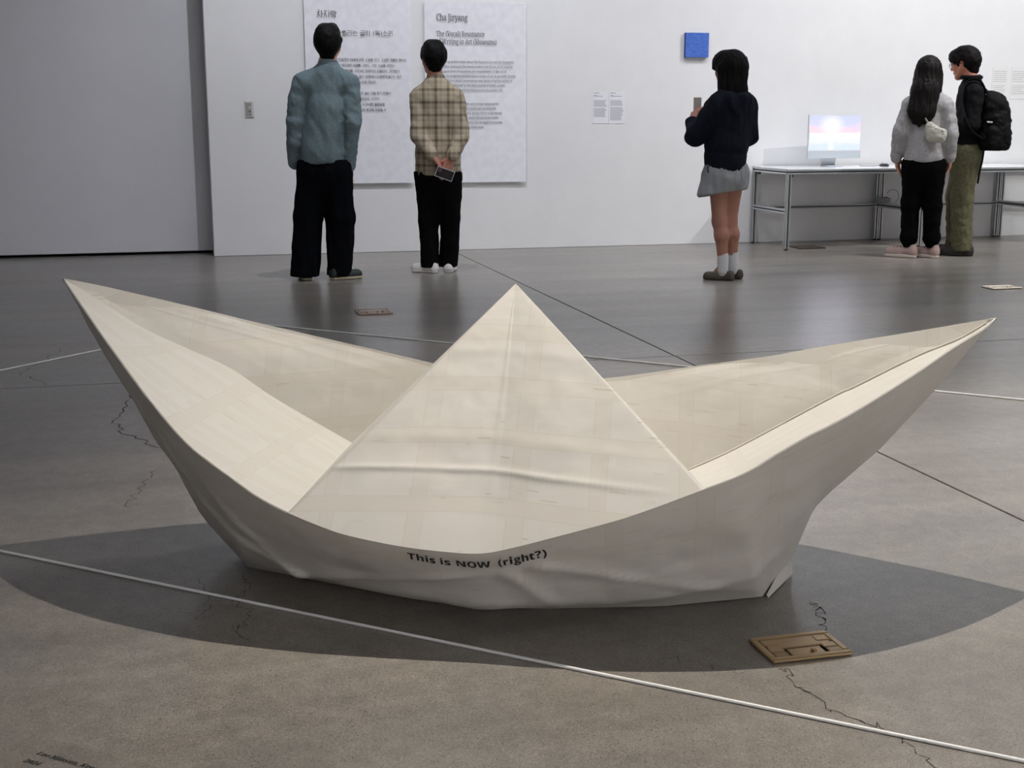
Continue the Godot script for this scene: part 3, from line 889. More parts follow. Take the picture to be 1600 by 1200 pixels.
func build_banners() -> void:
	var ink := mat(Color(0.13, 0.13, 0.14), 0.8)
	var grey := mat(Color(0.22, 0.22, 0.24), 0.8)
	var t := banner(1.16, 2.052, 0.592, 2.11, "tall white banner with Korean text, behind the man in the teal shirt")
	var b := Buf.new()
	hangul(b, "차지량", Vector2(0.105, 1.36), 0.054, 0.0042)
	lift(b)
	put("title_lettering", b, ink, t)
	b = Buf.new()
	hangul(b, "미술관을 울리는 글의 (독)소리", Vector2(0.105, 1.215), 0.045, 0.0034)
	lift(b)
	put("subtitle_lettering", b, ink, t)
	b = Buf.new()
	var lines := ["차지량은 예술과 미술관의 미래에 관한 소설을 쓴다. 소설은 예술의 형식과", "미술관의 시공간을 재조립한 미래를 그린다. 그는 소설을 쓰면서", "미래에 가능한 예술의 형태를 구조적인 관점으로 떠올린다. 작가로서", "혼자 들려주는 글 속에서, 보이지 않는 미래에서 미래에게 들리는 작은", "그리고 연약한 울림으로 발생하는 소리와 만난다.", "", "보이지 않는 것을 보고 그리고 들리지 않는 것을 듣기 위해서", "빈 풍경을 걷는 사람이 될 텐 풍경일지라도, 진전이", "작은 이야기를 이어가며 읽고 있다. 그 미세한 떨림들을", "따라가는 관객과 함께하며 각자 자신의 풍경을 마음할 수"]
	for i in lines.size():
		hangul(b, lines[i], Vector2(0.105, 1.012 - i * 0.0455), 0.0218, 0.0021)
	lift(b)
	put("body_lettering", b, grey, t)
	t = banner(2.165, 3.055, 0.588, 2.095, "tall white banner with English text, behind the man in the plaid shirt")
	b = Buf.new()
	b.add(words("Cha Jiryang", 0.076), Transform3D(Basis.IDENTITY.scaled(Vector3(0.645, 1, 1)), Vector3(0.10, 1.425, 0.021)))
	put("title_lettering", b, ink, t)
	b = Buf.new()
	b.add(words("The (Vocal) Resonance", 0.060), Transform3D(Basis.IDENTITY.scaled(Vector3(0.65, 1, 1)), Vector3(0.10, 1.282, 0.021)))
	put("subtitle_lettering", b, ink, t)
	b = Buf.new()
	b.add(words("of Writing in Art (Museums)", 0.060), Transform3D(Basis.IDENTITY.scaled(Vector3(0.65, 1, 1)), Vector3(0.10, 1.218, 0.021)))
	put("subtitle_lettering", b, ink, t)
	b = Buf.new()
	lines = ["Cha Jiryang writes fiction about the future of art and art museums.", "The author envisions the future in which the forms of art and the", "time-space time of museums are reassembled. In the act of", "writing, he imagines possible future forms of art as an artist. Invites,", "a quiet voice in which he envisions new forms of art he wishes to", "hear, listening himself to the faint sounds of small, unseen", "beings that exist toward the future as he encounters the", "moment into being.", "", "To see what cannot be seen and to hear what cannot", "be heard leads to an empty landscape marking the", "path, and may only be heard, giving rise to small stories", "that are unheard – and his work follows those subtle", "tremors, as well as accompany him through the process", "of each to contact their own landscapes."]
	for i in lines.size():
		if lines[i] == "": continue
		var w := words(lines[i], 0.0285, false)
		b.add(w, Transform3D(Basis.IDENTITY.scaled(Vector3(0.80, 1, 1)), Vector3(0.10, 1.034 - i * 0.0388, 0.021)))
	put("body_lettering", b, grey, t)

func label_sheet(x: float, y: float, w: float, h: float, lines: Array, label: String, ink: Material, paper: Material) -> void:
	var t := thing("wall_label", label, "label", Vector3(x, y, BACK + 0.002), 0.0, "caption sheets on the far wall")
	put("paper_sheet", box_of(Vector3(w / 2, h / 2, 0), Vector3(w, h, 0.002), 0.0), paper, t)
	var b := Buf.new()
	for l in lines: b.face([Vector3(l[0], l[1], 0.0015), Vector3(l[0] + l[2], l[1], 0.0015), Vector3(l[0] + l[2], l[1] + l[3], 0.0015), Vector3(l[0], l[1] + l[3], 0.0015)])
	put("printed_lines", b, ink, t)

func build_wall_things() -> void:
	# blue painted canvas on a pale edge
	var t := thing("blue_canvas", "small square blue painting hung high on the white wall", "painting", Vector3(4.624, 1.77, BACK + 0.02))
	var paint := mat(Color(0.22, 0.40, 0.80), 0.6)
	var im := Image.create(128, 128, false, Image.FORMAT_RGB8)
	var s := FastNoiseLite.new()
	s.frequency = 0.03
	s.fractal_octaves = 4
	for y in 128:
		for x in 128:
			var k := clampf(0.5 + 0.8 * s.get_noise_2d(x, y * 3.0), 0, 1)
			im.set_pixel(x, y, Color(0.16, 0.37, 0.74).lerp(Color(0.50, 0.53, 0.82), k * 0.6))
	paint.albedo_color = Color.WHITE
	paint.albedo_texture = img_tex(im)
	var f := Buf.new()
	f.face([Vector3(-.11, -.106, .019), Vector3(.11, -.106, .019), Vector3(.11, .106, .019), Vector3(-.11, .106, .019)], [Vector2(0, 1), Vector2(1, 1), Vector2(1, 0), Vector2(0, 0)])
	put("painted_face", f, paint, t)
	put("stretcher", box_of(Vector3(0, 0, 0), Vector3(0.22, 0.212, 0.036), 0.003), mat(Color(0.10, 0.24, 0.55), 0.7), t)
	# the two caption sheets in the middle of the wall
	var ink := mat(Color(0.64, 0.64, 0.66), 0.9)
	var paper := mat(Color(0.905, 0.905, 0.925), 0.8)
	for c in [[3.665, 0.147, 15, "caption sheet with short grey text, left of the two side by side"], [3.817, 0.148, 18, "caption sheet with longer grey text, right of the two side by side"]]:
		var lines := [[0.012, 0.262, 0.05, 0.006], [0.012, 0.242, 0.03, 0.005], [0.012, 0.234, 0.08 + 0.03 * (c[2] - 15) / 3.0, 0.005]]
		for k in c[2]:
			if k == (6 if c[2] == 15 else 5): continue
			lines.push_back([0.012, 0.196 - k * 0.0098, 0.122 - rng.randf_range(0, 0.02), 0.0045])
		label_sheet(c[0], 1.087, c[1], 0.276, lines, c[3], ink, paper)
	var faint := mat(Color(0.74, 0.74, 0.74), 0.9)
	for c in [[7.66, "pale caption sheet behind the backpack, nearer the backpack"], [7.865, "pale caption sheet at the right edge of the wall"]]:
		var lines := []
		for k in 12:
			if k != 6: lines.push_back([0.012, 0.255 - k * 0.019, 0.155 - rng.randf_range(0, 0.05), 0.006])
		label_sheet(c[0], 1.31, 0.19, 0.3, lines, c[1], faint, mat(Color(0.885, 0.885, 0.885), 0.8))
	# wall switch plate with a key slot
	t = thing("wall_switch", "small grey metal switch plate on the white wall near the corner", "switch", Vector3(0.693, 1.21, BACK))
	put("plate", box_of(Vector3(0, 0, 0.006), Vector3(0.07, 0.134, 0.012), 0.004), mat(Color(0.80, 0.79, 0.77), 0.5), t)
	put("rocker", box_of(Vector3(-0.006, 0.0, 0.014), Vector3(0.042, 0.104, 0.006), 0.002), mat(Color(0.62, 0.62, 0.61), 0.45, 0.3), t)
	put("button", box_of(Vector3(0.0, 0.012, 0.018), Vector3(0.018, 0.022, 0.008), 0.002), mat(Color(0.75, 0.75, 0.74), 0.4), t)
	put("slot", box_of(Vector3(0.0, -0.02, 0.017), Vector3(0.018, 0.006, 0.003), 0.0), mat(Color(0.05, 0.05, 0.05)), t)

# ------------------------------------------------------------------ display desks of slotted aluminium profile
var alu: StandardMaterial3D
var slot_dark: StandardMaterial3D

func profile(called: String, a: Vector3, c: Vector3, parent: Node3D, w := 0.04) -> void:
	var d := (c - a).normalized()
	var s := d.cross(Vector3.UP if absf(d.y) < 0.9 else Vector3.BACK).normalized()
	var bs := Basis(s, d, s.cross(d))
	var L := a.distance_to(c)
	var b := Buf.new()
	var bar := w * 0.36
	for i in [-1, 1]:
		for j in [-1, 1]:
			b.box((a + c) / 2 + bs * Vector3(i * (w - bar) / 2, 0, j * (w - bar) / 2), Vector3(bar, L, bar), 0.0015, bs)
	var o := put(called, b, alu, parent)
	var core := Buf.new()
	core.box((a + c) / 2, Vector3(w * 0.7, L - 0.002, w * 0.7), 0.0, bs)
	put("slot_groove", core, slot_dark, o)

func desk(x0: float, x1: float, top: Material, label: String) -> void:
	var zf := -10.50
	var zr := -11.225
	var t := thing("display_desk", label, "desk", Vector3(x0, 0, zr), 0.0, "aluminium display desks")
	var w := x1 - x0
	var d := zf - zr
	var e := 0.02
	for p in [[e, e], [w - e, e], [e, d - e], [w - e, d - e]]:
		profile("leg", Vector3(p[0], 0.012, p[1]), Vector3(p[0], 0.66, p[1]), t)
		var foot := Buf.new()
		foot.lathe([Vector2(0, 0), Vector2(0.018, 0), Vector2(0.018, 0.006), Vector2(0.006, 0.012), Vector2(0, 0.012)], 12, Vector3(p[0], 0, p[1]))
		put("foot", foot, slot_dark, t)
	for z in [e, d - e]: profile("top_rail", Vector3(0, 0.675, z), Vector3(w, 0.675, z), t)
	for x in [e, w - e]:
		profile("side_rail", Vector3(x, 0.675, 2 * e), Vector3(x, 0.675, d - 2 * e), t)
		profile("side_rail", Vector3(x, 0.335, 2 * e), Vector3(x, 0.335, d - 2 * e), t)
	profile("stretcher", Vector3(2 * e, 0.325, e), Vector3(w - 2 * e, 0.325, e), t, 0.03)
	for x in [2 * e + 0.012, w - 2 * e - 0.012]:
		for z in [2 * e, d - 2 * e]: put("corner_bracket", box_of(Vector3(x, 0.645, z), Vector3(0.024, 0.024, 0.03), 0.002), slot_dark, t)
	put("table_top", box_of(Vector3(w / 2, 0.6985, d / 2), Vector3(w, 0.007, d), 0.0015), top, t)

func build_desks() -> void:
	alu = mat(Color(0.80, 0.81, 0.82), 0.32, 0.85)
	slot_dark = mat(Color(0.10, 0.10, 0.11), 0.6)
	var white := mat(Color(0.90, 0.91, 0.92), 0.18)
	var glass := mat(Color(0.85, 0.93, 0.92, 0.16), 0.03)
	glass.transparency = BaseMaterial3D.TRANSPARENCY_ALPHA
	desk(5.2, 6.495, white, "aluminium frame desk with white top carrying the white computer")
	desk(6.5, 7.79, white, "aluminium frame desk with white top behind the couple")
	desk(7.795, 9.09, glass, "aluminium frame desk with clear glass top at the right edge")
	# all-in-one computer
	var t := thing("desktop_computer", "white all-in-one desktop computer showing a bright pastel screen", "computer", Vector3(5.868, 0.7035, -10.95), 4.0)
	var sil := mat(Color(0.80, 0.82, 0.84), 0.4, 0.3)
	var wht := mat(Color(0.90, 0.90, 0.91), 0.4)
	put("body", box_of(Vector3(0, 0.268, 0), Vector3(0.556, 0.392, 0.012), 0.004), sil, t)
	put("bezel", box_of(Vector3(0, 0.300, 0.0062), Vector3(0.548, 0.322, 0.002), 0.0), wht, t)
	put("chin", box_of(Vector3(0, 0.107, 0.0062), Vector3(0.548, 0.062, 0.002), 0.0), mat(Color(0.76, 0.79, 0.81), 0.35), t)
	var im := Image.create(256, 148, false, Image.FORMAT_RGB8)
	var s := FastNoiseLite.new()
	s.frequency = 0.012
	s.fractal_octaves = 3
	for y in 148:
		for x in 256:
			var k := s.get_noise_2d(x * 0.5, y * 2.2)
			var sky := Color(0.83, 0.85, 0.97).lerp(Color(0.97, 0.86, 0.91), smoothstep(0.15, 0.52, y / 148.0 + 0.25 * k))
			var sea := Color(0.97, 0.97, 1.0).lerp(Color(0.86, 0.91, 1.0), smoothstep(0.55, 0.95, y / 148.0 + 0.2 * k))
			var c := sky if y < 74 else sea
			var d := Vector2((x - 108) / 62.0, (y - 42) / 46.0).length()
			c = c.lerp(Color(1, 1, 1), clampf(1.2 - d, 0, 1))
			if y > 80: c = c.lerp(Color(1, 1, 1), clampf(1.0 - absf(x - 108) / (4.0 + (y - 78) * 0.28), 0, 1) * 0.8)
			im.set_pixel(x, y, c)
	var scr := mat(Color(0.02, 0.02, 0.02), 0.2)
	scr.emission_enabled = true
	scr.emission = Color.BLACK
	scr.emission_operator = BaseMaterial3D.EMISSION_OP_ADD
	scr.emission_texture = img_tex(im)
	scr.emission_energy_multiplier = 1.12
	var f := Buf.new()
	f.face([Vector3(-.264, .148, .0078), Vector3(.264, .148, .0078), Vector3(.264, .452, .0078), Vector3(-.264, .452, .0078)], [Vector2(0, 1), Vector2(1, 1), Vector2(1, 0), Vector2(0, 0)])
	put("screen", f, scr, t)
	var st := Buf.new()
	st.box(Vector3(0, 0.0035, -0.03), Vector3(0.15, 0.007, 0.13), 0.003)
	st.box(Vector3(0, 0.09, -0.075), Vector3(0.15, 0.19, 0.006), 0.002, Basis(Vector3.RIGHT, 0.22))
	put("stand", st, sil, t)
	var l := AreaLight3D.new()
	l.name = "screen_light"
	l.position = Vector3(0, 0.3, 0.02)
	l.rotation_degrees = Vector3(0, 180, 0)
	l.area_size = Vector2(0.53, 0.3)
	l.area_range = 20.0
	l.area_attenuation = 2.0
	l.light_energy = 0.12
	l.light_color = Color(0.93, 0.92, 1.0)
	l.shadow_enabled = true
	t.add_child(l, true)
	var cab := Buf.new()
	cab.tube([Vector3(-0.06, 0.05, -0.05), Vector3(-0.1, 0.06, -0.05), Vector3(-0.125, 0.03, -0.04), Vector3(-0.13, 0.003, -0.02), Vector3(-0.13, 0.002, 0.1)], 0.002, 6)
	put("power_cord", cab, mat(Color(0.75, 0.75, 0.76)), t)
	# mouse and a black cable on the desk top
	t = thing("computer_mouse", "dark computer mouse lying on the desk beside the screen", "mouse", Vector3(6.33, 0.703, -10.86))
	var mb := Buf.new()
	var fl := Field.new(Vector3(-.06, -.02, -.08), Vector3(.06, .05, .08), 0.005)
	fl.cone(Vector3(0, 0.004, -.03), Vector3(0, 0.006, .03), .028, .03, 0.01, Vector3.UP, 1.4)
	fl.cut(Vector3(0, 0.001, 0), Vector3.DOWN)
	fl.into(mb)
	put("shell", mb, mat(Color(0.10, 0.10, 0.12), 0.4), t)
	var w2 := Buf.new()
	w2.lathe([Vector2(0, -.004), Vector2(.007, -.004), Vector2(.007, .004), Vector2(0, .004)], 10, Vector3(0, .021, -.03), Basis(Vector3.BACK, PI / 2))
	put("scroll_wheel", w2, mat(Color(0.3, 0.3, 0.3)), t)
	var mc := Buf.new()
	mc.tube([Vector3(0, .006, -.055), Vector3(-.05, .003, -.075), Vector3(-.12, .003, -.06), Vector3(-.2, .003, -.09)], 0.002, 6)
	put("mouse_cord", mc, mat(Color(0.12, 0.12, 0.14)), t)
	# power strip on the rear stretcher, with a loop of cable
	t = thing("power_strip", "grey power strip lying on the rear rail where two desks meet", "power strip", Vector3(6.495, 0.357, -11.13))
	put("case", box_of(Vector3(0, 0.022, 0), Vector3(0.13, 0.044, 0.06), 0.005), mat(Color(0.55, 0.55, 0.55), 0.5), t)
	put("socket", box_of(Vector3(0.03, 0.046, 0), Vector3(0.03, 0.012, 0.03), 0.003), mat(Color(0.3, 0.3, 0.3), 0.5), t)
	var loop := Buf.new()
	var pts := []
	for k in 15:
		var w := lerpf(PI * 0.85, -PI * 0.35, k / 14.0)
		pts.push_back(Vector3(0.10 + 0.065 * cos(w), 0.055 + 0.062 * sin(w), 0.0))
	loop.tube(pts, 0.0025, 6)
	put("cable_loop", loop, mat(Color(0.42, 0.42, 0.42), 0.6), t)

# ------------------------------------------------------------------ brass floor outlets and the floor lettering
func outlet(at: Vector3, turn: float, w: float, d: float, label: String, c: Color, raised := true) -> void:
	var t := thing("floor_outlet", label, "floor outlet", at, turn, "floor outlets")
	var brass := mat(c.darkened(0.12), 0.3, 0.7)
	var edge := mat(c.darkened(0.2), 0.35, 0.6)
	var dark := mat(Color(0.05, 0.04, 0.03), 0.8)
	var fr := Buf.new()
	for s in [-1, 1]:
		fr.box(Vector3(0, 0.005, s * (d / 2 - 0.008)), Vector3(w, 0.010, 0.016), 0.003)
		fr.box(Vector3(s * (w / 2 - 0.008), 0.005, 0), Vector3(0.016, 0.010, d - 0.033), 0.003)
	put("frame", fr, brass, t)
	put("gap", box_of(Vector3(0, 0.0015, 0), Vector3(w - 0.03, 0.003, d - 0.03), 0.0), dark, t)
	if not raised:
		put("lid", box_of(Vector3(0, 0.005, 0), Vector3(w - 0.038, 0.006, d - 0.038), 0.002), edge, t)
		return
	var lid := Buf.new()
	lid.box(Vector3(0, 0.006, -d * 0.145), Vector3(w - 0.04, 0.006, d * 0.40), 0.002)
	lid.box(Vector3(0, 0.006, d * 0.245), Vector3(w * 0.42, 0.006, d * 0.28), 0.002)
	put("lid", lid, brass, t)
	for s in [-1, 1]:
		for z in [-0.2, 0.1, 0.32]:
			var fl := Buf.new()
			fl.box(Vector3(s * w * 0.33, 0.008, z * d), Vector3(w * 0.17, 0.005, d * (0.19 if z > 0 else 0.22)), 0.002)
			put("flap", fl, brass if z < 0.2 else edge, t)
	var sc := Buf.new()
	sc.lathe([Vector2(0, 0.007), Vector2(0.007, 0.007), Vector2(0.007, 0.0105), Vector2(0.005, 0.0115), Vector2(0, 0.0115)], 14, Vector3(w * 0.08, 0.002, d * 0.28))
	sc.box(Vector3(w * 0.08, 0.0137, d * 0.28), Vector3(0.009, 0.0008, 0.0016), 0.0)
	put("screw", sc, edge, t)

func build_outlets() -> void:
	outlet(Vector3(1.316, 0, -2.501), 0.0, 0.192, 0.128, "brass floor outlet with flip lids just in front of the boat", Color(0.86, 0.74, 0.57))
	outlet(Vector3(1.165, 0, -7.776), 0.0, 0.206, 0.19, "floor outlet behind the boat, below the man in the teal shirt", Color(0.66, 0.56, 0.48))
	outlet(Vector3(5.51, 0, -7.82), 0.0, 0.23, 0.14, "floor outlet alone at the far right of the floor", Color(0.82, 0.77, 0.70))
	outlet(Vector3(5.51, 0, -10.68), 0.0, 0.25, 0.22, "flush brown floor plate in front of the computer desk", Color(0.42, 0.34, 0.28), false)
	# clear vinyl caption on the floor at the lower left
	var t := thing("floor_caption", "clear vinyl caption with black letters stuck on the floor, lower left", "label", Vector3(-0.286, 0, -2.409), -40.1)
	var film := mat(Color(0.62, 0.60, 0.56, 0.04), 0.28)
	film.transparency = BaseMaterial3D.TRANSPARENCY_ALPHA
	put("film", box_of(Vector3(0.1, 0.0004, 0.03), Vector3(0.34, 0.0004, 0.17), 0.0), film, t)
	var b := Buf.new()
	var lay := Transform3D(Basis(Vector3(1, 0, 0), Vector3(0.28, 0, -1), Vector3(0, 1, 0)), Vector3(0, 0.0009, -0.012))
	b.add(words("Lee Minsun, Keeps Doing", 0.0165, true, true), lay)
	b.add(words("2024", 0.0165, true, true), Transform3D(lay.basis, Vector3(0, 0.0009, 0.020)))
	put("lettering", b, mat(Color(0.03, 0.03, 0.03), 0.8), t)

# ------------------------------------------------------------------ people
const SKIN := Color(0.80, 0.60, 0.50)

func rid(p: Vector3) -> float:
	return 1.0 - 3.0 * absf(nz(p))

func V(x: float, y: float, z := 0.0) -> Vector3:
	return Vector3(x, y, z)

func folds(sx: float, sy: float, sz: float, amp: float) -> Callable:       # cloth folds: noise drawn out along the long way of the folds
	return func(p: Vector3, _n: Vector3) -> float:
		return amp * (nz(Vector3(p.x * sx, p.y * sy, p.z * sz)) + 0.4 * rid(Vector3(p.x * sx * 0.7, p.y * sy * 0.8, p.z * sz * 0.7)) + 0.4 * nz(Vector3(p.x * sx * 2.3 + 5.0, p.y * sy * 2.3, p.z * sz * 2.3)))

func sdf(bones: Array, cell: float, cuts := [], push = null, carve := []) -> Buf:    # bones: [a, b, ra, rb, k, flat axis, flat m]
	var lo := Vector3.ONE * 99
	var hi := -lo
	for o in bones:
		var r: float = maxf(o[2], o[3]) + 0.05
		for p in [o[0], o[1]]:
			lo = lo.min(p - Vector3.ONE * r)
			hi = hi.max(p + Vector3.ONE * r)
	var f := Field.new(lo, hi, cell)
	for o in bones: f.cone(o[0], o[1], o[2], o[3], o[4] if o.size() > 4 else 0.03, o[5] if o.size() > 5 else Vector3.ZERO, o[6] if o.size() > 6 else 1.0)
	for o in carve: f.cone(o[0], o[1], o[2], o[3], o[4] if o.size() > 4 else 0.01, Vector3.ZERO, 1.0, true)
	for c in cuts: f.cut(c[0], c[1])
	var b := Buf.new()
	f.into(b, push)
	return b

func head_into(b: Buf, c: Vector3, fw: Vector3, base: Vector3, s := 1.0) -> Array:          # c at eye level; returns the two eye places
	fw = fw.normalized()
	var sd := fw.cross(Vector3.UP).normalized()
	var up := sd.cross(fw)
	var P := func(x, y, z): return c + (sd * x + up * y + fw * z) * s
	var lo := c.min(base) - Vector3.ONE * 0.17 * s
	var f := Field.new(lo, c.max(base) + Vector3.ONE * 0.17 * s, 0.0045)
	f.cone(P.call(0, .024, -.035), P.call(0, .026, .022), .082 * s, .077 * s, .02, sd, 1.07)
	f.cone(P.call(0, 0, .030), P.call(0, -.075, .042), .062 * s, .038 * s, .03)
	for k in [-1.0, 1.0]:
		f.cone(P.call(k * .048, -.035, .0), P.call(k * .018, -.096, .055), .030 * s, .020 * s, .03)
		f.cone(P.call(k * .012, .022, .088), P.call(k * .045, .024, .070), .012 * s, .012 * s, .018)
		f.cone(P.call(k * .040, -.028, .062), P.call(k * .036, -.040, .060), .022 * s, .020 * s, .02)
		f.cone(P.call(k * .079, .014, -.012), P.call(k * .081, -.008, -.008), .017 * s, .014 * s, .006, sd, 2.2)
		f.cone(P.call(k * .081, -.012, -.006), P.call(k * .077, -.034, -.001), .012 * s, .009 * s, .006, sd, 1.8)
		f.cone(P.call(k * .033, .0, .090), P.call(k * .034, -.001, .092), .009 * s, .009 * s, .012, Vector3.ZERO, 1.0, true)
		f.cone(P.call(k * .088, .006, -.008), P.call(k * .089, -.006, -.006), .006 * s, .005 * s, .004, Vector3.ZERO, 1.0, true)
	f.cone(P.call(0, -.098, .062), P.call(0, -.102, .070), .020 * s, .014 * s, .02)
	f.cone(P.call(0, .008, .088), P.call(0, -.030, .106), .009 * s, .011 * s, .012)
	for k in [-1.0, 1.0]: f.cone(P.call(k * .010, -.034, .096), P.call(k * .013, -.035, .092), .009 * s, .008 * s, .008)
	f.cone(P.call(-.018, -.058, .084), P.call(.018, -.058, .084), .007 * s, .007 * s, .006)
	f.cone(P.call(-.015, -.068, .083), P.call(.015, -.068, .083), .008 * s, .008 * s, .006)
	f.cone(P.call(0, -.05, -.028), base, .054 * s, .062 * s, .03)
	f.cone(base, base + V(0, -.05), .062 * s, .07 * s, .02)
	f.into(b)
	return [P.call(-.033, 0, .0815), P.call(.033, 0, .0815)]

func hand_into(b: Buf, wrist: Vector3, dir: Vector3, thumb: Vector3, curl: float, s := 1.0) -> void:    # dir to the fingertips, thumb: side the thumb leaves
	dir = dir.normalized()
	thumb = (thumb - dir * thumb.dot(dir)).normalized()
	var palm := dir.cross(thumb).normalized()
	if curl < 0:
		palm = -palm
		curl = -curl
	var P := func(x, y, z): return wrist + (thumb * x + dir * y + palm * z) * s
	var f := Field.new(wrist - Vector3.ONE * 0.2 * s, wrist + Vector3.ONE * 0.2 * s, 0.004)
	f.cone(P.call(0, -.05, 0), P.call(0, .01, 0), .026 * s, .024 * s, .01, palm, 1.25)
	for k in 4:
		var x := .027 - k * .0175
		var knuckle := Vector3(x, [.088, .092, .087, .078][k], 0)
		f.cone(P.call(x * .7, .012, 0), P.call(knuckle.x, knuckle.y, 0), .014 * s, .011 * s, .012)
		var at: Vector3 = P.call(knuckle.x, knuckle.y, 0)
		var bent := curl * (0.6 + 0.12 * k)
		var L: float = [.042, .047, .044, .034][k] * s
		for j in 3:
			var d := dir * cos(bent) + palm * sin(bent) + thumb * (.012 * (1.5 - k))
			var to: Vector3 = at + d * L
			f.cone(at, to, (.0092 - j * .0008) * s, (.0086 - j * .0010) * s, .004)
			at = to
			L *= 0.68
			bent += curl * 0.8
	var t0: Vector3 = P.call(.022, .022, .006)
	var t1: Vector3 = P.call(.046, .052, .016)
	var t2: Vector3 = P.call(.052, .082, .026)
	f.cone(P.call(.012, .012, .002), t1, .015 * s, .011 * s, .01)
	f.cone(t0, t1, .012 * s, .011 * s, .008)
	f.cone(t1, t2, .0105 * s, .009 * s, .004)
	f.cone(t2, t2 + (dir * .022 + palm * .006) * s, .009 * s, .0075 * s, .003)
	f.into(b)

func person(J: Dictionary, label: String, at: Vector3, turn: float, skin := SKIN, bulk := 1.0) -> Node3D:
	var t := thing("person", label, "person", at, turn, "gallery visitors")
	var fw: Vector3 = J.face
	var g: Vector3 = J.front
	var k := bulk
	var bones := [[J.pel, J.chest, .125 * k, .13 * k, .05, g, 1.4], [J.chest, J.neck + V(0, -.05), .12 * k, .06, .05, g, 1.3]]
	for s in ["L", "R"]:
		bones.push_back([J["sh" + s], J["el" + s], .048 * k, .038 * k, .03])
		bones.push_back([J["el" + s], J["wr" + s], .038 * k, .026 * k, .02])
		var m: float = k * J.get("leg", 0.72)
		bones.push_back([J["hip" + s], J["kn" + s], .082 * m, .053 * m, .04])
		var calf: Vector3 = J["kn" + s].lerp(J["an" + s], 0.3) - g * 0.012
		bones.push_back([J["kn" + s], calf, .050 * m, .053 * m, .03])
		bones.push_back([calf, J["an" + s], .052 * m, .034 * m, .03])
		bones.push_back([J["an" + s], J["an" + s] + V(0, -.05) + (J["toe" + s] as Vector3) * .05, .030 * m, .024 * m, .02])
	var b := sdf(bones, J.get("cell", 0.014))
	var eyes := head_into(b, J.head, fw, J.neck, J.get("hs", 1.0))
	for s in ["L", "R"]: hand_into(b, J["wr" + s], J["hd" + s], J["th" + s], J.get("curl" + s, 0.35), J.get("ws", 1.0))
	var sm := mat(skin, 0.55, 0.0, 0.4)
	sm.subsurf_scatter_enabled = true
	sm.subsurf_scatter_strength = 0.08
	put("body", b, sm, t)
	for e in eyes:
		var eb := Buf.new()
		var sp := SphereMesh.new()
		sp.radius = 0.0115
		sp.height = 0.023
		sp.radial_segments = 16
		sp.rings = 8
		eb.add(sp, Transform3D(Basis.IDENTITY, e))
		var eye := put("eye", eb, mat(Color(0.92, 0.9, 0.88), 0.2), t)
		var ib := Buf.new()
		sp = sp.duplicate()
		sp.radius = 0.006
		sp.height = 0.012
		ib.add(sp, Transform3D(Basis.IDENTITY, e + fw.normalized() * 0.0065))
		put("iris", ib, mat(Color(0.06, 0.04, 0.03), 0.2), eye)
	return t

func hair_short(t: Node3D, c: Vector3, fw: Vector3, col: Color, seed_: float, s := 1.0, fringe := 0.05) -> void:
	fw = fw.normalized()
	var sd := fw.cross(Vector3.UP).normalized()
	var up := sd.cross(fw)
	var P := func(x, y, z): return c + (sd * x + up * y + fw * z) * s
	var bones := [[P.call(0, .034, -.038), P.call(0, .040, .026), .100 * s, .092 * s, .02, sd, 1.06], [P.call(0, .0, -.060), P.call(0, -.055, -.062), .068 * s, .050 * s, .03],
		[P.call(.02, .10, -.03), P.call(.03, .105, .03), .040 * s, .035 * s, .03], [P.call(-.03, .09, -.05), P.call(-.03, .1, .0), .040 * s, .04 * s, .03],
		[P.call(0, .075, .07), P.call(.02, fringe, .095), .04 * s, .024 * s, .03]]
	for k in [-1.0, 1.0]: bones.push_back([P.call(k * .076, .03, .01), P.call(k * .074, -.012, .018), .018 * s, .010 * s, .015])
	var carve := [[P.call(0, -.045, .075), P.call(0, -.09, .07), .088 * s, .09 * s, .012], [P.call(0, .0, .13), P.call(0, -.03, .13), .062 * s, .07 * s, .012]]
	for k in [-1.0, 1.0]: carve.push_back([P.call(k * .082, -.002, -.006), P.call(k * .085, -.045, -.0), .022 * s, .022 * s, .008])
	var push := func(p: Vector3, n: Vector3) -> float:
		var q := p + Vector3(seed_, 0, seed_)
		return 0.004 * nz(Vector3(q.x * 60, q.y * 18, q.z * 60)) + 0.004 * nz(q * 22.0)
	put("hair", sdf(bones, 0.006, [], push, carve), mat(col, 0.62, 0.0, 0.25), t)

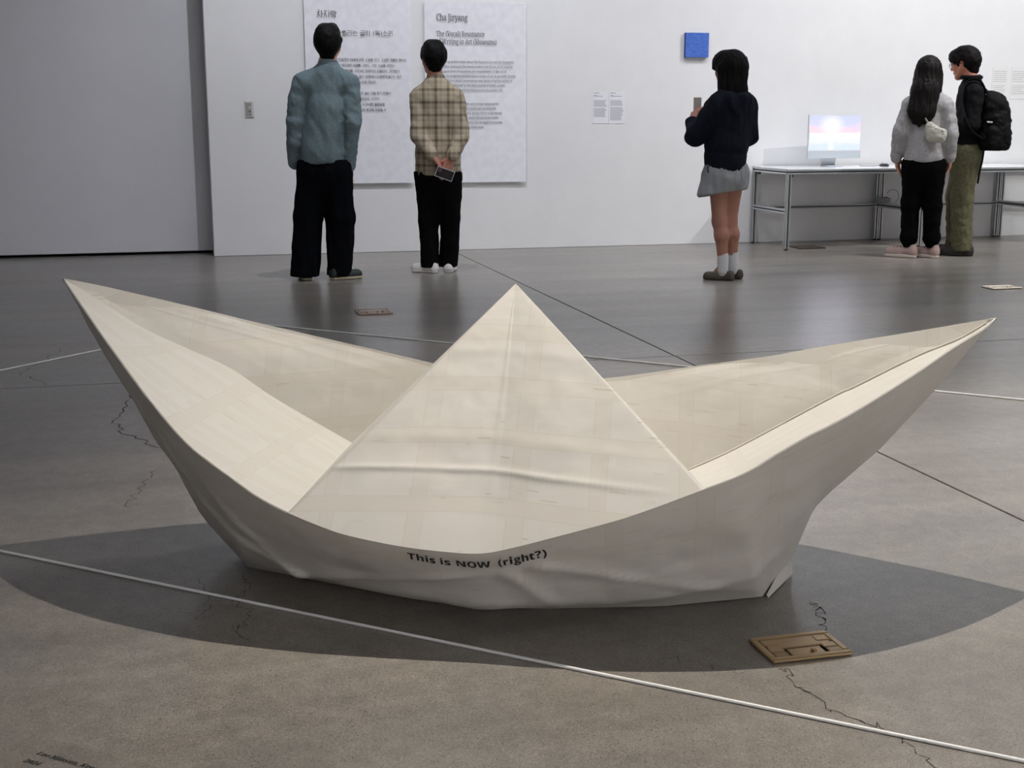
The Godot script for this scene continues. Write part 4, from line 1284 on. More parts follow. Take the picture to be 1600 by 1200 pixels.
func shoe(t: Node3D, heel: Vector3, toe: Vector3, col: Color, sole_col: Color, w := 0.042, h := 0.07, thick := 0.022, lace := Color(0.85, 0.85, 0.85)) -> void:
	var d := (toe - heel).normalized()
	var L := heel.distance_to(toe)
	var sd := d.cross(Vector3.UP)
	heel.y = 0.0
	var b := sdf([[heel + d * w * .8 + V(0, thick), heel + d * w * .85 + V(0, h), w * .82, w * .72, .02], [heel + d * w * .9 + V(0, h * .6), heel + d * (L - w) + V(0, thick + .012), w * .85, w * .78, .03],
		[heel + d * L * .55 + V(0, thick), heel + d * (L - w) + V(0, thick), w, w * .9, .02]], 0.006, [[heel + V(0, thick * 0.8), Vector3.DOWN], [heel + V(0, h + .018), Vector3.UP]])
	var o := put("shoe", b, mat(col, 0.6), t)
	var f := sdf([[heel + d * w * .9 + V(0, .012), heel + d * L * .45 + V(0, .012), w * .93, w * .9, .02], [heel + d * L * .55 + V(0, .012), heel + d * (L - w) + V(0, .012), w * 1.08, w * .98, .02]], 0.006, [[V(0, 0.002), Vector3.DOWN], [V(0, thick), Vector3.UP]])
	put("sole", f, mat(sole_col, 0.6), o)
	var lb := Buf.new()
	for k in 3:
		var c := heel + d * (L * (0.50 + 0.10 * k))
		var y := lerpf(h * 0.98, thick + w * 0.95, 0.28 + 0.2 * k)
		lb.tube([c + sd * w * .55 + V(0, y - .006), c + V(0, y + .008), c - sd * w * .55 + V(0, y - .006)], 0.0035, 6)
	put("lace", lb, mat(lace, 0.8), o)

func build_people() -> void:
	man_teal()
	man_plaid()
	woman_shorts()
	woman_grey()
	man_backpack()

func man_teal() -> void:
	var J := {"face": V(0.12, 0.16, -1), "front": V(0.1, 0, -1), "head": V(.068, 1.645, -.045), "neck": V(.06, 1.50, -.01), "chest": V(.035, 1.28), "pel": V(.01, .92), "hs": 1.03,
		"shL": V(-.125, 1.40), "shR": V(.205, 1.40), "elL": V(-.185, 1.12, .01), "elR": V(.222, 1.13, .04), "wrL": V(-.16, .88, -.12), "wrR": V(.19, .84, -.03), "hdL": V(.2, -1, -.3), "hdR": V(-.1, -1, -.3), "thL": V(.3, 0, -1), "thR": V(-.3, 0, -1),
		"hipL": V(-.075, .88), "hipR": V(.105, .88), "knL": V(-.115, .48, -.02), "knR": V(.115, .48, -.01), "anL": V(-.13, .09, .02), "anR": V(.09, .09, .0), "toeL": V(-.1, 0, -1), "toeR": V(.8, 0, -.6)}
	var t := person(J, "man in a teal shirt and wide black trousers reading the left banner", V(1.074, 0, -9.485), -6.46)
	hair_short(t, J.head, J.face, Color(0.045, 0.043, 0.045), 1.0, 1.05)
	var shirt := fabric(Color(0.465, 0.535, 0.56), 0.9, 0.86, 0.05, 3.0)
	var g := V(0, 0, 1)
	var b := [[V(.04, 1.33), V(0.01, .86, .0), .136, .158, .05, g, 1.3], [V(-.09, 1.37), V(.165, 1.37), .075, .075, .05], [V(.055, 1.43, .0), V(.062, 1.49, -.005), .085, .064, .04], [V(.06, 1.46), V(-.12, 1.385), .062, .066, .05], [V(.06, 1.46), V(.20, 1.385), .062, .066, .05],
		[V(.04, 1.2, .05), V(0, .92, .05), .11, .12, .05, g, 1.3],
		[V(-.125, 1.37), V(-.182, 1.12, .01), .072, .059, .012], [V(-.182, 1.12, .01), V(-.187, .86, -.05), .059, .050, .012],
		[V(.205, 1.37), V(.220, 1.12, .045), .073, .060, .012], [V(.220, 1.12, .045), V(.187, .83, .0), .060, .052, .012]]
	b.append_array([[V(-.155, 1.27), V(-.186, .97), .064, .056, .012], [V(.214, 1.27, .02), V(.208, .97, .03), .064, .056, .012]])
	put("shirt", sdf(b, 0.0105, [[V(0, .825), V(.05, -1, 0)], [V(.06, 1.515, 0), V(0, 1, 0)]], func(p: Vector3, n: Vector3) -> float:
		var sleeve := smoothstep(.12, .16, p.x) + smoothstep(-.11, -.15, p.x)
		return 0.011 * nz(Vector3(p.x * 7, p.y * 3.0, p.z * 5)) + sleeve * (0.006 * nz(Vector3(p.x * 6, p.y * 11, p.z * 6)) + 0.004 * rid(Vector3(p.x * 7, p.y * 9 + p.x * 6, p.z * 7))) + 0.004 * rid(Vector3(p.x * 5 + p.y * 2, p.y * 2.2, p.z * 4))), shirt, t)
	put("collar", sdf([[V(.061, 1.475, 0), V(.065, 1.535, -.012), .086, .067, .01]], 0.006, [[V(.065, 1.532, -.01), V(.05, 1, -.25)], [V(.06, 1.486, 0), V(0, -1, .3)]]), shirt, t)
	for q in [[V(-.187, .865, -.062), V(-.187, .832, -.068), .053], [V(.188, .85, .0), V(.186, .815, -.003), .055]]:
		put("cuff", sdf([[q[0], q[1], q[2], q[2], .01]], 0.007), shirt, t)
	var tr := mat(Color(0.050, 0.055, 0.075), 0.95, 0.0, 0.15)
	b = [[V(.01, .92), V(.018, .78), .125, .172, .05, g, 1.3], [V(-.065, .80), V(-.11, .45, -.01), .108, .098, .05], [V(-.11, .45, -.01), V(-.142, .02, .02), .098, .104, .03],
		[V(.105, .80), V(.122, .45, .0), .108, .097, .05], [V(.122, .45, .0), V(.100, .02, .0), .097, .090, .03]]
	put("trousers", sdf(b, 0.011, [[V(-.14, .028), V(0, -1, 0)], [V(0, .855), V(0, 1, 0)]], folds(14, 2.5, 12, .012)), tr, t)
	shoe(t, V(-.125, 0, .085), V(-.16, 0, -.19), Color(0.06, 0.07, 0.06), Color(0.72, 0.68, 0.58))
	shoe(t, V(.035, 0, .065), V(.268, 0, -.03), Color(0.10, 0.13, 0.12), Color(0.74, 0.69, 0.57))

func arc(c: Vector3, rx: float, rz: float, n: int, dip := 0.012) -> Array:       # closed ring round the neck, lower in front
	var o := []
	for i in n:
		var w := TAU * i / n
		o.push_back(c + V(cos(w) * rx, sin(w) * dip, sin(w) * rz))
	return o

func man_plaid() -> void:
	var J := {"face": V(-.28, 0.12, -1), "front": V(-.05, 0, -1), "head": V(.003, 1.565, -.035), "neck": V(.018, 1.42, .0), "chest": V(.03, 1.22), "pel": V(.03, .84), "hs": 0.97,
		"shL": V(-.105, 1.32), "shR": V(.165, 1.31), "elL": V(-.108, 1.01, .07), "elR": V(.205, 1.00, .08), "wrL": V(.0, .865, .165), "wrR": V(.125, .86, .175), "hdL": V(.6, -.8, .08), "hdR": V(-.35, -.95, .05), "thL": V(.3, -.2, -.4), "thR": V(-.6, -.1, .1), "curlL": -0.5, "curlR": 0.5,
		"hipL": V(-.055, .80), "hipR": V(.115, .80), "knL": V(-.045, .43), "knR": V(.12, .43), "anL": V(-.045, .09, .02), "anR": V(.10, .09, -.02), "toeL": V(-.9, 0, -.5), "toeR": V(.15, 0, -1)}
	var t := person(J, "man in a beige plaid shirt and black trousers, hands behind his back", V(1.929, 0, -9.708), -11.24, Color(0.72, 0.50, 0.43))
	hair_short(t, J.head, J.face, Color(0.04, 0.038, 0.038), 4.0, 0.99)
	# woven plaid: dark brown over cream, about 90 mm to the check
	var N := 256
	var im := Image.create(N, N, false, Image.FORMAT_RGB8)
	var band := func(x: int) -> float:
		var q := fposmod(x / 256.0, 1.0)
		if q > 0.10 and q < 0.32: return 0.52
		if q > 0.14 and q < 0.28: return 0.66
		if q > 0.60 and q < 0.64: return 0.36
		if q > 0.80 and q < 0.86: return -0.25
		return 0.0
	for y in N:
		for x in N:
			var d: float = band.call(x) * (0.5 + 0.06 * (x % 2)) + band.call(y) * (0.5 + 0.06 * (y % 2))
			im.set_pixel(x, y, Color(0.72, 0.67, 0.585).lerp(Color(0.17, 0.14, 0.12), clampf(d, 0, 0.85)) if d >= 0 else Color(0.72, 0.67, 0.585).lerp(Color(0.84, 0.82, 0.76), -d * 2.0))
	var plaid := mat(Color(0.95, 0.95, 0.95), 0.9, 0.0, 0.2)
	plaid.albedo_texture = img_tex(im)
	plaid.uv1_triplanar = true
	plaid.uv1_scale = Vector3.ONE * 11.0
	plaid.uv1_triplanar_sharpness = 12.0
	var g := V(0, 0, 1)
	var b := [[V(.03, 1.25), V(.03, .90), .145, .150, .05, g, 1.35], [V(.03, .9), V(.03, .73), .158, .172, .06, g, 1.35], [V(-.065, 1.285), V(.125, 1.28), .072, .072, .05], [V(.02, 1.35), V(.02, 1.41), .085, .062, .04], [V(.02, 1.38), V(-.09, 1.30), .06, .064, .05], [V(.02, 1.38), V(.15, 1.295), .06, .064, .05],
		[V(-.105, 1.29), V(-.11, 1.01, .07), .070, .057, .014], [V(-.11, 1.01, .07), V(-.035, .90, .14), .057, .048, .012],
		[V(.165, 1.28), V(.205, 1.0, .08), .070, .057, .014], [V(.205, 1.0, .08), V(.15, .895, .15), .057, .048, .012]]
	put("shirt", sdf(b, 0.0105, [[V(0, .725), V(0, -1, 0)], [V(.02, 1.43, 0), V(0, 1, 0)]], func(p: Vector3, n: Vector3) -> float:
		var sleeve := smoothstep(.14, .18, p.x) + smoothstep(-.09, -.12, p.x)
		return 0.009 * nz(Vector3(p.x * 9, p.y * 3.0, p.z * 6)) + sleeve * 0.006 * nz(Vector3(p.x * 9, p.y * 12, p.z * 9)) + 0.004 * rid(Vector3(p.x * 6 + p.y * 2, p.y * 3, p.z * 5)) + (0.006 * exp(-pow((p.x - .03) / .012, 2.0)) if p.z > .02 and p.y < 1.32 else 0.0)), plaid, t)
	put("collar", sdf([[V(.02, 1.39, 0), V(.022, 1.455, -.008), .082, .062, .01]], 0.006, [[V(.022, 1.452, -.01), V(.03, 1, -.25)], [V(.02, 1.40, 0), V(0, -1, .3)]]), plaid, t)
	for q in [[V(-.045, .91, .135), V(-.015, .878, .155), .05], [V(.155, .905, .145), V(.135, .872, .168), .05]]:
		put("cuff", sdf([[q[0], q[1], q[2], q[2] * .94, .01]], 0.007), plaid, t)
	var tr := mat(Color(0.058, 0.056, 0.058), 0.95, 0.0, 0.15)
	b = [[V(.03, .82), V(.03, .70), .12, .155, .05, g, 1.3], [V(-.05, .74), V(-.045, .40), .098, .070, .05], [V(-.045, .40), V(-.04, .02, .02), .070, .066, .03],
		[V(.11, .74), V(.122, .40, .0), .098, .068, .05], [V(.122, .40, .0), V(.10, .02, -.01), .068, .066, .03]]
	put("trousers", sdf(b, 0.011, [[V(0, .04), V(0, -1, 0)], [V(0, .755), V(0, 1, 0)]], folds(16, 4, 14, .010)), tr, t)
	shoe(t, V(.02, 0, .06), V(-.175, 0, -.04), Color(0.88, 0.87, 0.86), Color(0.88, 0.87, 0.85), 0.040, 0.062)
	shoe(t, V(.095, 0, .06), V(.135, 0, -.20), Color(0.88, 0.87, 0.86), Color(0.88, 0.87, 0.85), 0.040, 0.062)
	# the phone he holds behind his back
	var xf := t.transform
	var p := thing("mobile_phone", "mobile phone in a clear case held behind the plaid shirt", "phone", xf * V(.078, .742, .200), -11.24 + 4.0)
	var bs := Basis(Vector3.BACK, -0.35) * Basis(Vector3.RIGHT, 0.12)
	var ph := Buf.new()
	ph.box(V(0, 0, 0), V(.125, .068, .008), .003, bs)
	put("phone_body", ph, mat(Color(0.12, 0.10, 0.12), 0.25), p)
	var cs := Buf.new()
	for q in [[V(0, .036, 0), V(.133, .004, .011)], [V(0, -.036, 0), V(.133, .004, .011)], [V(.0645, 0, 0), V(.004, .076, .011)], [V(-.0645, 0, 0), V(.004, .076, .011)]]: cs.box(bs * q[0], q[1], .001, bs)
	put("case_rim", cs, mat(Color(0.80, 0.80, 0.82), 0.2), p)
	var cm := Buf.new()
	cm.box(bs * V(-.042, .014, .006), V(.03, .03, .004), .002, bs)
	put("camera_bump", cm, mat(Color(0.35, 0.28, 0.33), 0.2), p)

func woman_shorts() -> void:
	var fw := V(-.80, 0.0, -.60)
	var J := {"face": fw, "front": fw, "head": V(-.010, 1.475, -.01), "neck": V(.02, 1.33, .01), "chest": V(.03, 1.15, .01), "pel": V(-.005, .84), "hs": 0.96, "ws": 0.92, "cell": 0.011, "leg": 1.0,
		"shL": V(-.075, 1.25, .10), "shR": V(.125, 1.25, -.06), "elL": V(-.225, 1.015, .08), "elR": V(.15, 1.01, -.09), "wrL": V(-.255, 1.125, -.06), "wrR": V(.0, 1.0, -.22), "hdL": V(.25, .75, -.6), "hdR": V(-.8, .4, -.4), "thL": V(.6, .3, .2), "thR": V(0, 1, 0), "curlL": 0.5,
		"hipL": V(-.06, .80, .03), "hipR": V(.06, .80, -.03), "knL": V(-.042, .42, .03), "knR": V(.035, .42, -.05), "anL": V(-.006, .10, .03), "anR": V(.066, .10, -.06), "toeL": V(-1, 0, -.3), "toeR": V(-.9, 0, -.5)}
	var t := person(J, "woman in a navy hoodie and grey shorts facing the blue painting", V(3.845, 0, -8.725), -23.79, Color(0.67, 0.48, 0.41), 0.92)
	# shoulder-length dark hair
	var sd := fw.normalized().cross(Vector3.UP)
	var c: Vector3 = J.head
	var hp := func(p: Vector3, n: Vector3) -> float: return 0.007 * nz(Vector3(p.x * 40, p.y * 3.0, p.z * 40)) + 0.004 * nz(Vector3(p.x * 90, p.y * 5, p.z * 90))
	var f := fw.normalized()
	var b := [[c + V(0, .040) - f * .035, c + V(0, .045) + f * .03, .098, .090, .03, sd, 1.05], [c - f * .055, c - f * .065 + V(0, -.155), .094, .075, .04],
		[c + sd * .055 - f * .02, c + sd * .062 - f * .035 + V(0, -.15), .052, .052, .04], [c - sd * .06 - f * .015, c - sd * .068 - f * .03 + V(0, -.15), .05, .05, .04],
		[c + V(.02, -.10, .03), c + V(.07, -.155, .02), .07, .06, .04], [c + f * .065 + V(0, .075), c + f * .09 - sd * .035 + V(0, .01), .03, .014, .02], [c + f * .065 + V(0, .075), c + f * .088 + sd * .035 + V(0, .01), .03, .012, .02]]
	put("hair", sdf(b, 0.006, [[c + V(0, -.165), V(.0, -1, 0)]], hp, [[c + f * .095 + V(0, -.055), c + f * .08 + V(0, -.16), .060, .062, .015]]), mat(Color(0.040, 0.034, 0.034), 0.6, 0.0, 0.25), t)
	var hood := fabric(Color(0.085, 0.105, 0.15), 0.95, 0.8, 0.05, 3.0)
	b = [[V(.03, 1.19, .01), V(-.005, .96), .150, .160, .05, fw, 1.2], [V(-.005, .96), V(-.012, .885), .158, .150, .04, fw, 1.15], [V(-.06, 1.235, .07), V(.11, 1.235, -.04), .08, .075, .05], [V(.015, 1.27, .01), V(.02, 1.31, .01), .085, .075, .04],
		[V(-.075, 1.23, .10), V(-.225, 1.015, .08), .078, .068, .04], [V(-.225, 1.015, .08), V(-.252, 1.11, -.04), .066, .046, .025],
		[V(.125, 1.23, -.06), V(.15, 1.01, -.09), .072, .058, .04], [V(.15, 1.01, -.09), V(.02, 1.0, -.21), .057, .045, .025],
		[V(-.05, 1.29, .09), V(.12, 1.275, .05), .048, .048, .015], [V(.0, 1.27, .115), V(.055, 1.185, .13), .055, .03, .012], [V(.09, 1.265, .09), V(.055, 1.19, .13), .05, .03, .012]]
	put("hoodie", sdf(b, 0.0105, [[V(0, .862), V(0, -1, 0)]], func(p: Vector3, n: Vector3) -> float: return smoothstep(.86, .95, p.y) * (0.011 * nz(Vector3(p.x * 10, p.y * 4, p.z * 10)) + 0.005 * rid(Vector3(p.x * 9, p.y * 3 + p.x * 2, p.z * 9)))), hood, t)
	put("waistband", sdf([[V(-.012, .876), V(-.012, .852), .163, .160, .02, fw, 1.15]], 0.010, [], func(p: Vector3, n: Vector3) -> float: return 0.002 * sin(atan2(p.z, p.x) * 60.0)), hood, t)
	var grey := fabric(Color(0.64, 0.65, 0.665), 0.95, 0.85, 0.08, 4.0)
	b = [[V(-.012, .85), V(-.018, .74), .128, .150, .05, fw, 1.15], [V(-.06, .76, .03), V(-.085, .60, .03), .105, .112, .04], [V(.062, .76, -.03), V(.072, .585, -.04), .098, .072, .04]]
	put("shorts", sdf(b, 0.010, [[V(-.085, .605, 0), V(.19, -1, .1)], [V(0, .868), V(0, 1, 0)]], folds(14, 4, 14, .009)), grey, t)
	var dr := Buf.new()
	dr.tube([V(-.105, .845, .105), V(-.135, .80, .115), V(-.125, .765, .12)], .004, 6)
	put("drawstring", dr, mat(Color(0.12, 0.12, 0.13)), t)
	var sock := fabric(Color(0.86, 0.86, 0.87), 0.95, 0.9, 0.1, 6.0)
	for q in [[V(-.008, .195, .03), V(-.004, .06, .03)], [V(.064, .195, -.058), V(.068, .06, -.06)]]:
		put("sock", sdf([[q[0], q[1], .041, .039, .01]], .007, [[q[0], V(0, 1, 0)]], folds(10, 40, 10, .002)), sock, t)
	shoe(t, V(.075, 0, .045), V(-.145, 0, -.01), Color(0.30, 0.27, 0.23), Color(0.20, 0.17, 0.14), 0.036, 0.052, 0.016, Color(0.62, 0.58, 0.5))
	shoe(t, V(.135, 0, -.05), V(-.06, 0, -.14), Color(0.24, 0.21, 0.18), Color(0.18, 0.16, 0.13), 0.036, 0.052, 0.016, Color(0.55, 0.5, 0.45))
	var ph := thing("mobile_phone", "pale phone held up in front of the woman in the navy hoodie", "phone", t.transform * V(-.222, 1.215, -.17), -23.79 + 40.0)
	put("phone_body", box_of(V(0, 0, 0), V(.07, .145, .008), .003), mat(Color(0.75, 0.72, 0.7), 0.3), ph)
	put("screen_glass", box_of(V(0, 0, -.0045), V(.064, .137, .001), 0.0), mat(Color(0.03, 0.03, 0.035), 0.1), ph)

func woman_grey() -> void:
	var fw := V(-.2, -.05, -1)
	var J := {"face": V(-.1, -.12, -1), "front": fw, "head": V(.04, 1.505, -.02), "neck": V(.045, 1.36, .01), "chest": V(.05, 1.18), "pel": V(.045, .82), "hs": 0.96, "ws": 0.92,
		"shL": V(-.085, 1.27), "shR": V(.19, 1.26), "elL": V(-.155, 1.02, .02), "elR": V(.243, 1.02, .02), "wrL": V(-.165, .815, -.04), "wrR": V(.25, .82, -.03), "hdL": V(.12, -1, -.15), "hdR": V(-.1, -1, -.15), "thL": V(.5, 0, -1), "thR": V(-.5, 0, -1), "curlL": 0.3, "curlR": -0.3,
		"hipL": V(-.035, .78), "hipR": V(.125, .78), "knL": V(-.035, .43), "knR": V(.135, .43), "anL": V(-.032, .10, .02), "anR": V(.145, .10), "toeL": V(-1, 0, -.5), "toeR": V(-.7, 0, -.7)}
	var t := person(J, "woman with very long dark hair in a grey jacket and black trousers", V(5.978, 0, -9.728), -31.57, SKIN, 0.9)
	var c: Vector3 = J.head
	var hp := func(p: Vector3, n: Vector3) -> float: return 0.008 * nz(Vector3(p.x * 38, p.y * 2.2, p.z * 38)) + 0.005 * nz(Vector3(p.x * 95, p.y * 4, p.z * 95)) - 0.010 * smoothstep(1.2, 1.05, p.y) * absf(nz(Vector3(p.x * 45, 0, p.z * 20)))
	var b := [[c + V(0, .040, .03), c + V(0, .045, -.03), .093, .086, .03], [c + V(0, .0, .04), c + V(-.01, -.15, .07), .090, .092, .04], [c + V(-.06, -.03, .0), c + V(-.085, -.17, .04), .05, .05, .04], [c + V(.065, -.03, .0), c + V(.07, -.15, .04), .05, .042, .04],
		[c + V(-.04, -.15, .10), c + V(-.085, -.31, .13), .085, .065, .04, V(0, 0, 1), 1.5], [c + V(.0, -.15, .10), c + V(-.01, -.33, .135), .085, .07, .04, V(0, 0, 1), 1.5], [c + V(-.085, -.31, .13), c + V(-.085, -.40, .135), .05, .022, .03, V(0, 0, 1), 1.6], [c + V(-.03, -.31, .13), c + V(-.045, -.43, .14), .055, .014, .03, V(0, 0, 1), 1.6], [c + V(.02, -.30, .13), c + V(.012, -.42, .14), .05, .014, .03, V(0, 0, 1), 1.6], [c + V(.04, -.2, .11), c + V(.045, -.34, .135), .05, .02, .03, V(0, 0, 1), 1.6]]
	put("hair", sdf(b, 0.007, [], hp, [[c + V(-.01, -.04, -.12), c + V(-.01, -.1, -.12), .075, .08, .015]]), mat(Color(0.085, 0.062, 0.062), 0.55, 0.0, 0.3), t)
	var jk := fabric(Color(0.72, 0.71, 0.715), 0.8, 0.84, 0.05, 3.0)
	var g := V(0, 0, 1)
	b = [[V(.05, 1.20), V(.045, .84), .135, .160, .05, g, 1.3], [V(-.045, 1.235), V(.15, 1.23), .072, .072, .05], [V(.045, 1.29), V(.045, 1.36), .085, .068, .04], [V(.045, 1.33), V(-.075, 1.25), .06, .062, .05], [V(.045, 1.33), V(.18, 1.245), .06, .062, .05],
		[V(-.085, 1.235), V(-.152, 1.02, .02), .072, .060, .015], [V(-.152, 1.02, .02), V(-.172, .835, -.035), .062, .05, .02],
		[V(.19, 1.23), V(.238, 1.02, .02), .072, .060, .015], [V(.238, 1.02, .02), V(.245, .835, -.025), .062, .048, .02]]
	put("jacket", sdf(b, 0.0105, [[V(0, .785), V(0, -1, 0)], [V(.045, 1.375, 0), V(0, 1, 0)]], func(p: Vector3, n: Vector3) -> float:
		var sleeve := smoothstep(.19, .22, p.x) + smoothstep(-.10, -.13, p.x)
		return 0.011 * nz(Vector3(p.x * 8, p.y * 4.0, p.z * 6)) + sleeve * 0.007 * nz(Vector3(p.x * 8, p.y * 14, p.z * 8)) + 0.004 * rid(Vector3(p.x * 6 + p.y * 3, p.y * 4, p.z * 5))), jk, t)
	for q in [[V(-.172, .845, -.033), V(-.174, .812, -.038), .05], [V(.246, .845, -.025), V(.248, .812, -.03), .048]]:
		put("cuff", sdf([[q[0], q[1], q[2], q[2] * .86, .01]], 0.007), jk, t)
	var tr := mat(Color(0.045, 0.043, 0.045), 0.95, 0.0, 0.15)
	b = [[V(.045, .84), V(.045, .74), .12, .155, .05, g, 1.25], [V(-.03, .76), V(-.038, .43), .095, .070, .05], [V(-.038, .43), V(-.034, .17, .02), .072, .066, .03], [V(-.034, .17, .02), V(-.033, .11, .02), .064, .045, .03],
		[V(.125, .76), V(.138, .43), .095, .070, .05], [V(.138, .43), V(.145, .17), .072, .064, .03], [V(.145, .17), V(.147, .11), .062, .045, .03]]
	put("trousers", sdf(b, 0.010, [[V(0, .085), V(0, -1, 0)], [V(0, .815), V(0, 1, 0)]], folds(8, 6, 8, .009)), tr, t)
	var pink := Color(0.68, 0.58, 0.555)
	shoe(t, V(.035, 0, .05), V(-.225, 0, -.04), pink, Color(0.80, 0.75, 0.70), 0.046, 0.095, 0.03, Color(0.62, 0.5, 0.45))
	shoe(t, V(.205, 0, .03), V(.01, 0, -.12), pink, Color(0.80, 0.75, 0.70), 0.046, 0.095, 0.03, Color(0.62, 0.5, 0.45))
	# white crossbody bag on her back
	var bag := thing("crossbody_bag", "small white crescent bag slung on the back of the grey jacket", "bag", t.transform * V(.12, 1.02, .150), -31.57)
	b = [[V(-.045, .055, 0), V(-.01, -.01), .035, .062, .03, g, 1.7], [V(-.01, -.01), V(.035, -.02), .062, .052, .03, g, 1.7], [V(.035, -.02), V(.06, .005), .05, .025, .03, g, 1.6]]
	put("pouch", sdf(b, 0.006, [], folds(18, 18, 18, .005)), fabric(Color(0.80, 0.79, 0.74), 0.8, 0.9, 0.05, 3.0), bag)
	var zp := Buf.new()
	zp.tube([V(-.06, .06, .028), V(-.02, .045, .042), V(.03, .03, .04), V(.068, .015, .022)], .003, 6)
	put("zip", zp, mat(Color(0.62, 0.61, 0.58), 0.6), bag)
	var st := Buf.new()
	st.tube([V(-.055, .07, .005), V(-.085, .12, -.005), V(-.11, .18, -.02)], .008, 6)
	put("strap", st, mat(Color(0.6, 0.59, 0.57), 0.8), bag)

func man_backpack() -> void:
	var fw := V(-.94, 0, -.34)
	var f := V(-.94, -.16, -.34).normalized()
	var J := {"face": f, "front": fw, "head": V(-.018, 1.575, -.01), "neck": V(.05, 1.43, .01), "chest": V(.06, 1.25), "pel": V(.05, .90), "hs": 1.0,
		"shL": V(.075, 1.36, .14), "shR": V(.04, 1.36, -.16), "elL": V(.065, 1.09, .17), "elR": V(.05, 1.1, -.2), "wrL": V(-.10, 1.02, .10), "wrR": V(-.11, 1.02, -.12), "hdL": V(-1, .1, -.1), "hdR": V(-1, .1, .1), "thL": V(0, 1, 0), "thR": V(0, 1, 0),
		"hipL": V(.05, .86, .08), "hipR": V(.03, .86, -.09), "knL": V(.04, .48, .07), "knR": V(.0, .48, -.1), "anL": V(.07, .10, .06), "anR": V(.02, .10, -.12), "toeL": V(-1, 0, -.1), "toeR": V(-1, 0, -.2)}
	var t := person(J, "man in profile with glasses, dark jacket, olive trousers and a backpack", V(6.429, 0, -9.82), -33.21, Color(0.80, 0.53, 0.44))
	hair_short(t, J.head, f, Color(0.075, 0.062, 0.058), 9.0, 1.03, 0.045)
	var sd := f.cross(Vector3.UP).normalized()
	var up := sd.cross(f)
	var gl := Buf.new()
	var c: Vector3 = J.head
	for s in [-1.0, 1.0]:
		var ring := []
		for i in 16: ring.push_back(c + f * .103 + sd * (s * .034 + .026 * cos(TAU * i / 16)) + up * (.021 * sin(TAU * i / 16) - .002))
		gl.tube(ring, .0022, 6, true)
		gl.tube([c + f * .102 + sd * s * .060, c + f * .06 + sd * s * .082, c - f * .015 + sd * s * .088 + up * .004, c - f * .025 + sd * s * .088 - up * .012], .0022, 6)
	gl.tube([c + f * .105 + sd * .010, c + f * .108, c + f * .105 - sd * .010], .0022, 6)
	put("eyeglasses", gl, mat(Color(0.10, 0.09, 0.09), 0.3), t)
	var jk := fabric(Color(0.068, 0.068, 0.082), 0.85, 0.8, 0.05, 3.0)
	var b := [[V(.06, 1.27), V(.065, .94), .165, .165, .05, fw, 1.4], [V(.065, 1.34, .10), V(.05, 1.34, -.11), .085, .085, .05], [V(.055, 1.39, .01), V(.055, 1.455, .01), .088, .072, .04],
		[V(.075, 1.34, .14), V(.066, 1.09, .17), .080, .072, .03], [V(.066, 1.09, .17), V(-.075, 1.025, .11), .070, .052, .03], [V(.04, 1.33, -.16), V(.05, 1.1, -.2), .078, .065, .03], [V(.05, 1.1, -.2), V(-.08, 1.03, -.14), .062, .05, .03]]
	put("jacket", sdf(b, 0.0105, [[V(0, .89), V(0, -1, 0)], [V(.05, 1.47, 0), V(-.35, 1, 0)]], func(p: Vector3, n: Vector3) -> float: return 0.010 * nz(Vector3(p.x * 7, p.y * 6.0, p.z * 7)) + 0.006 * nz(p * 14.0)), jk, t)
	var col := Buf.new()
	col.tube(arc(V(.045, 1.465, .008), .076, .072, 28, 0.0), 0.017, 8, true)
	put("collar", col, jk, t)
	var olive := fabric(Color(0.48, 0.47, 0.365), 0.95, 0.75, 0.04, 3.0)
	b = [[V(.05, .93), V(.045, .80), .13, .155, .05, fw, 1.15], [V(.05, .84, .08), V(.035, .48, .07), .108, .088, .05], [V(.035, .48, .07), V(.06, .03, .06), .088, .082, .03], [V(.03, .84, -.09), V(.0, .48, -.1), .105, .088, .05], [V(.0, .48, -.1), V(.015, .06, -.12), .088, .08, .03]]
	put("trousers", sdf(b, 0.0105, [[V(0, .045), V(0, -1, 0)], [V(0, .925), V(0, 1, 0)]], func(p: Vector3, n: Vector3) -> float: return 0.010 * nz(Vector3(p.x * 8, p.y * 4, p.z * 8)) + 0.006 * rid(Vector3(p.x * 7, p.y * 3, p.z * 7)) + 0.009 * nz(Vector3(p.x * 10, p.y * 16, p.z * 10)) * smoothstep(.6, .2, p.y)), olive, t)
	shoe(t, V(.155, 0, .06), V(-.125, 0, .05), Color(0.20, 0.18, 0.17), Color(0.16, 0.15, 0.14), 0.044, 0.075, 0.026, Color(0.30, 0.27, 0.25))
	shoe(t, V(.09, 0, -.12), V(-.19, 0, -.15), Color(0.20, 0.18, 0.17), Color(0.16, 0.15, 0.14), 0.044, 0.075, 0.026, Color(0.30, 0.27, 0.25))
	# backpack
	var p := thing("backpack", "large black backpack worn by the man in profile", "backpack", t.transform * V(.265, .87, .05), -33.21)
	var pk := fabric(Color(0.042, 0.042, 0.046), 0.75, 0.7, 0.05, 3.0)
	b = [[V(-.03, .06), V(-.03, .38), .105, .10, .05], [V(.02, .08), V(.015, .30), .10, .085, .05], [V(-.03, .08, .08), V(-.03, .36, .06), .09, .08, .05], [V(-.03, .08, -.08), V(-.03, .36, -.06), .09, .08, .05], [V(-.05, .38), V(-.075, .44), .07, .04, .05]]
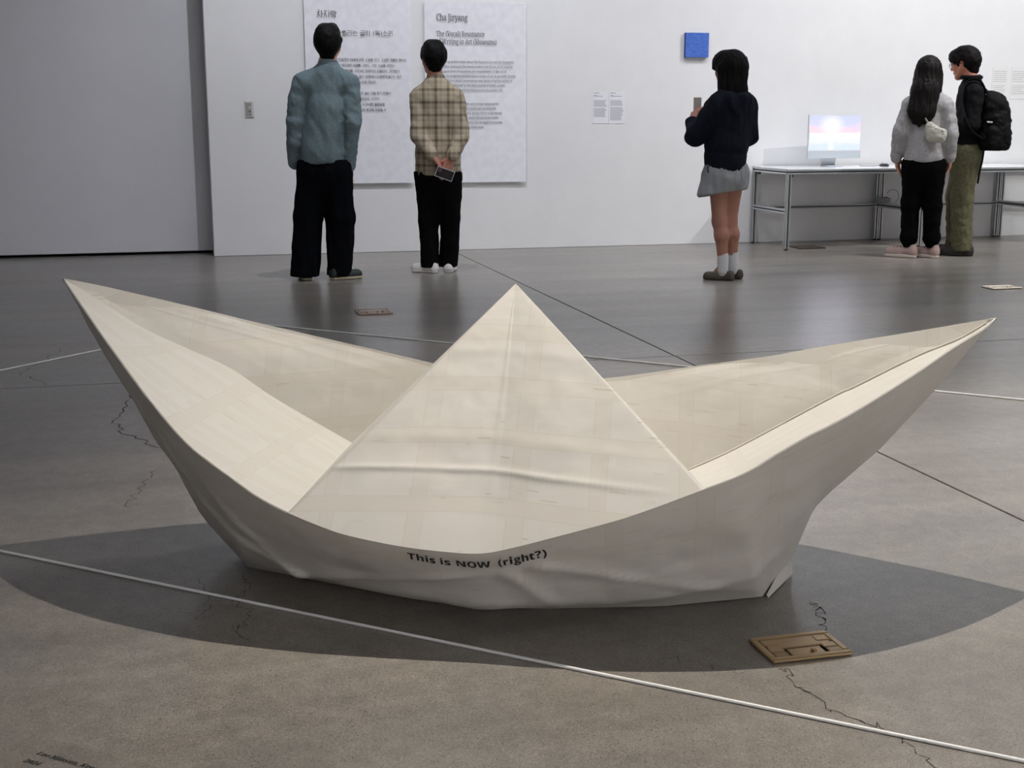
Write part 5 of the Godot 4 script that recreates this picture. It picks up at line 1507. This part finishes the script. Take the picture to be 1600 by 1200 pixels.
	put("main_bag", sdf(b, 0.010, [[V(0, .005), V(0, -1, 0)]], folds(9, 9, 9, .014)), pk, p)
	put("front_pocket", sdf([[V(.055, .08, .05), V(.055, .20, .05), .055, .05, .03], [V(.055, .08, -.05), V(.055, .20, -.05), .055, .05, .03]], 0.009, [], folds(12, 12, 12, .008)), pk, p)
	put("side_pocket", sdf([[V(-.03, .06, .15), V(-.03, .16, .145), .045, .05, .02]], 0.009, [], folds(12, 12, 12, .006)), pk, p)
	var tag_ := Buf.new()
	tag_.box(V(-.055, .235, .158), V(.045, .012, .006), .002, Basis(Vector3.BACK, -0.1))
	put("reflective_tag", tag_, mat(Color(0.85, 0.85, 0.85), 0.3), p, "small white tag")
	var st := Buf.new()
	ribbon(st, [V(-.09, .46, .10), V(-.15, .565, .10), V(-.235, .57, .11), V(-.27, .50, .13), V(-.27, .36, .16), V(-.2, .18, .205), V(-.1, .1, .16)], V(0, 0.2, 1), .05, .012)
	put("shoulder_strap", st, pk, p)
	var lp := Buf.new()
	lp.tube([V(-.115, .45, .03), V(-.10, .50, .02), V(-.075, .475, .0), V(-.08, .43, -.02)], .007, 6)
	put("haul_loop", lp, mat(Color(0.12, 0.12, 0.13), 0.7), p)
	var bk := Buf.new()
	bk.box(V(-.10, .47, .06), V(.02, .03, .012), .003, Basis(Vector3.BACK, 0.6))
	put("buckle", bk, mat(Color(0.75, 0.75, 0.75), 0.4), p)
	var tl := Buf.new()
	ribbon(tl, [V(-.085, .03, .12), V(-.09, -.06, .13), V(-.105, -.16, .14), V(-.115, -.26, .14)], V(1, 0, .3), .016, .004)
	put("strap_tail", tl, pk, p)

func ribbon(b: Buf, pts: Array, side: Vector3, w: float, thick: float) -> void:      # webbing strap
	var n := 24
	for i in n:
		var a := bend(pts, float(i) / n)
		var c := bend(pts, float(i + 1) / n)
		var d := (c - a).normalized()
		var s := (side - d * side.dot(d)).normalized()
		b.box((a + c) / 2, Vector3(w, a.distance_to(c) * 1.12, thick), thick * .3, Basis(s, d, s.cross(d)))
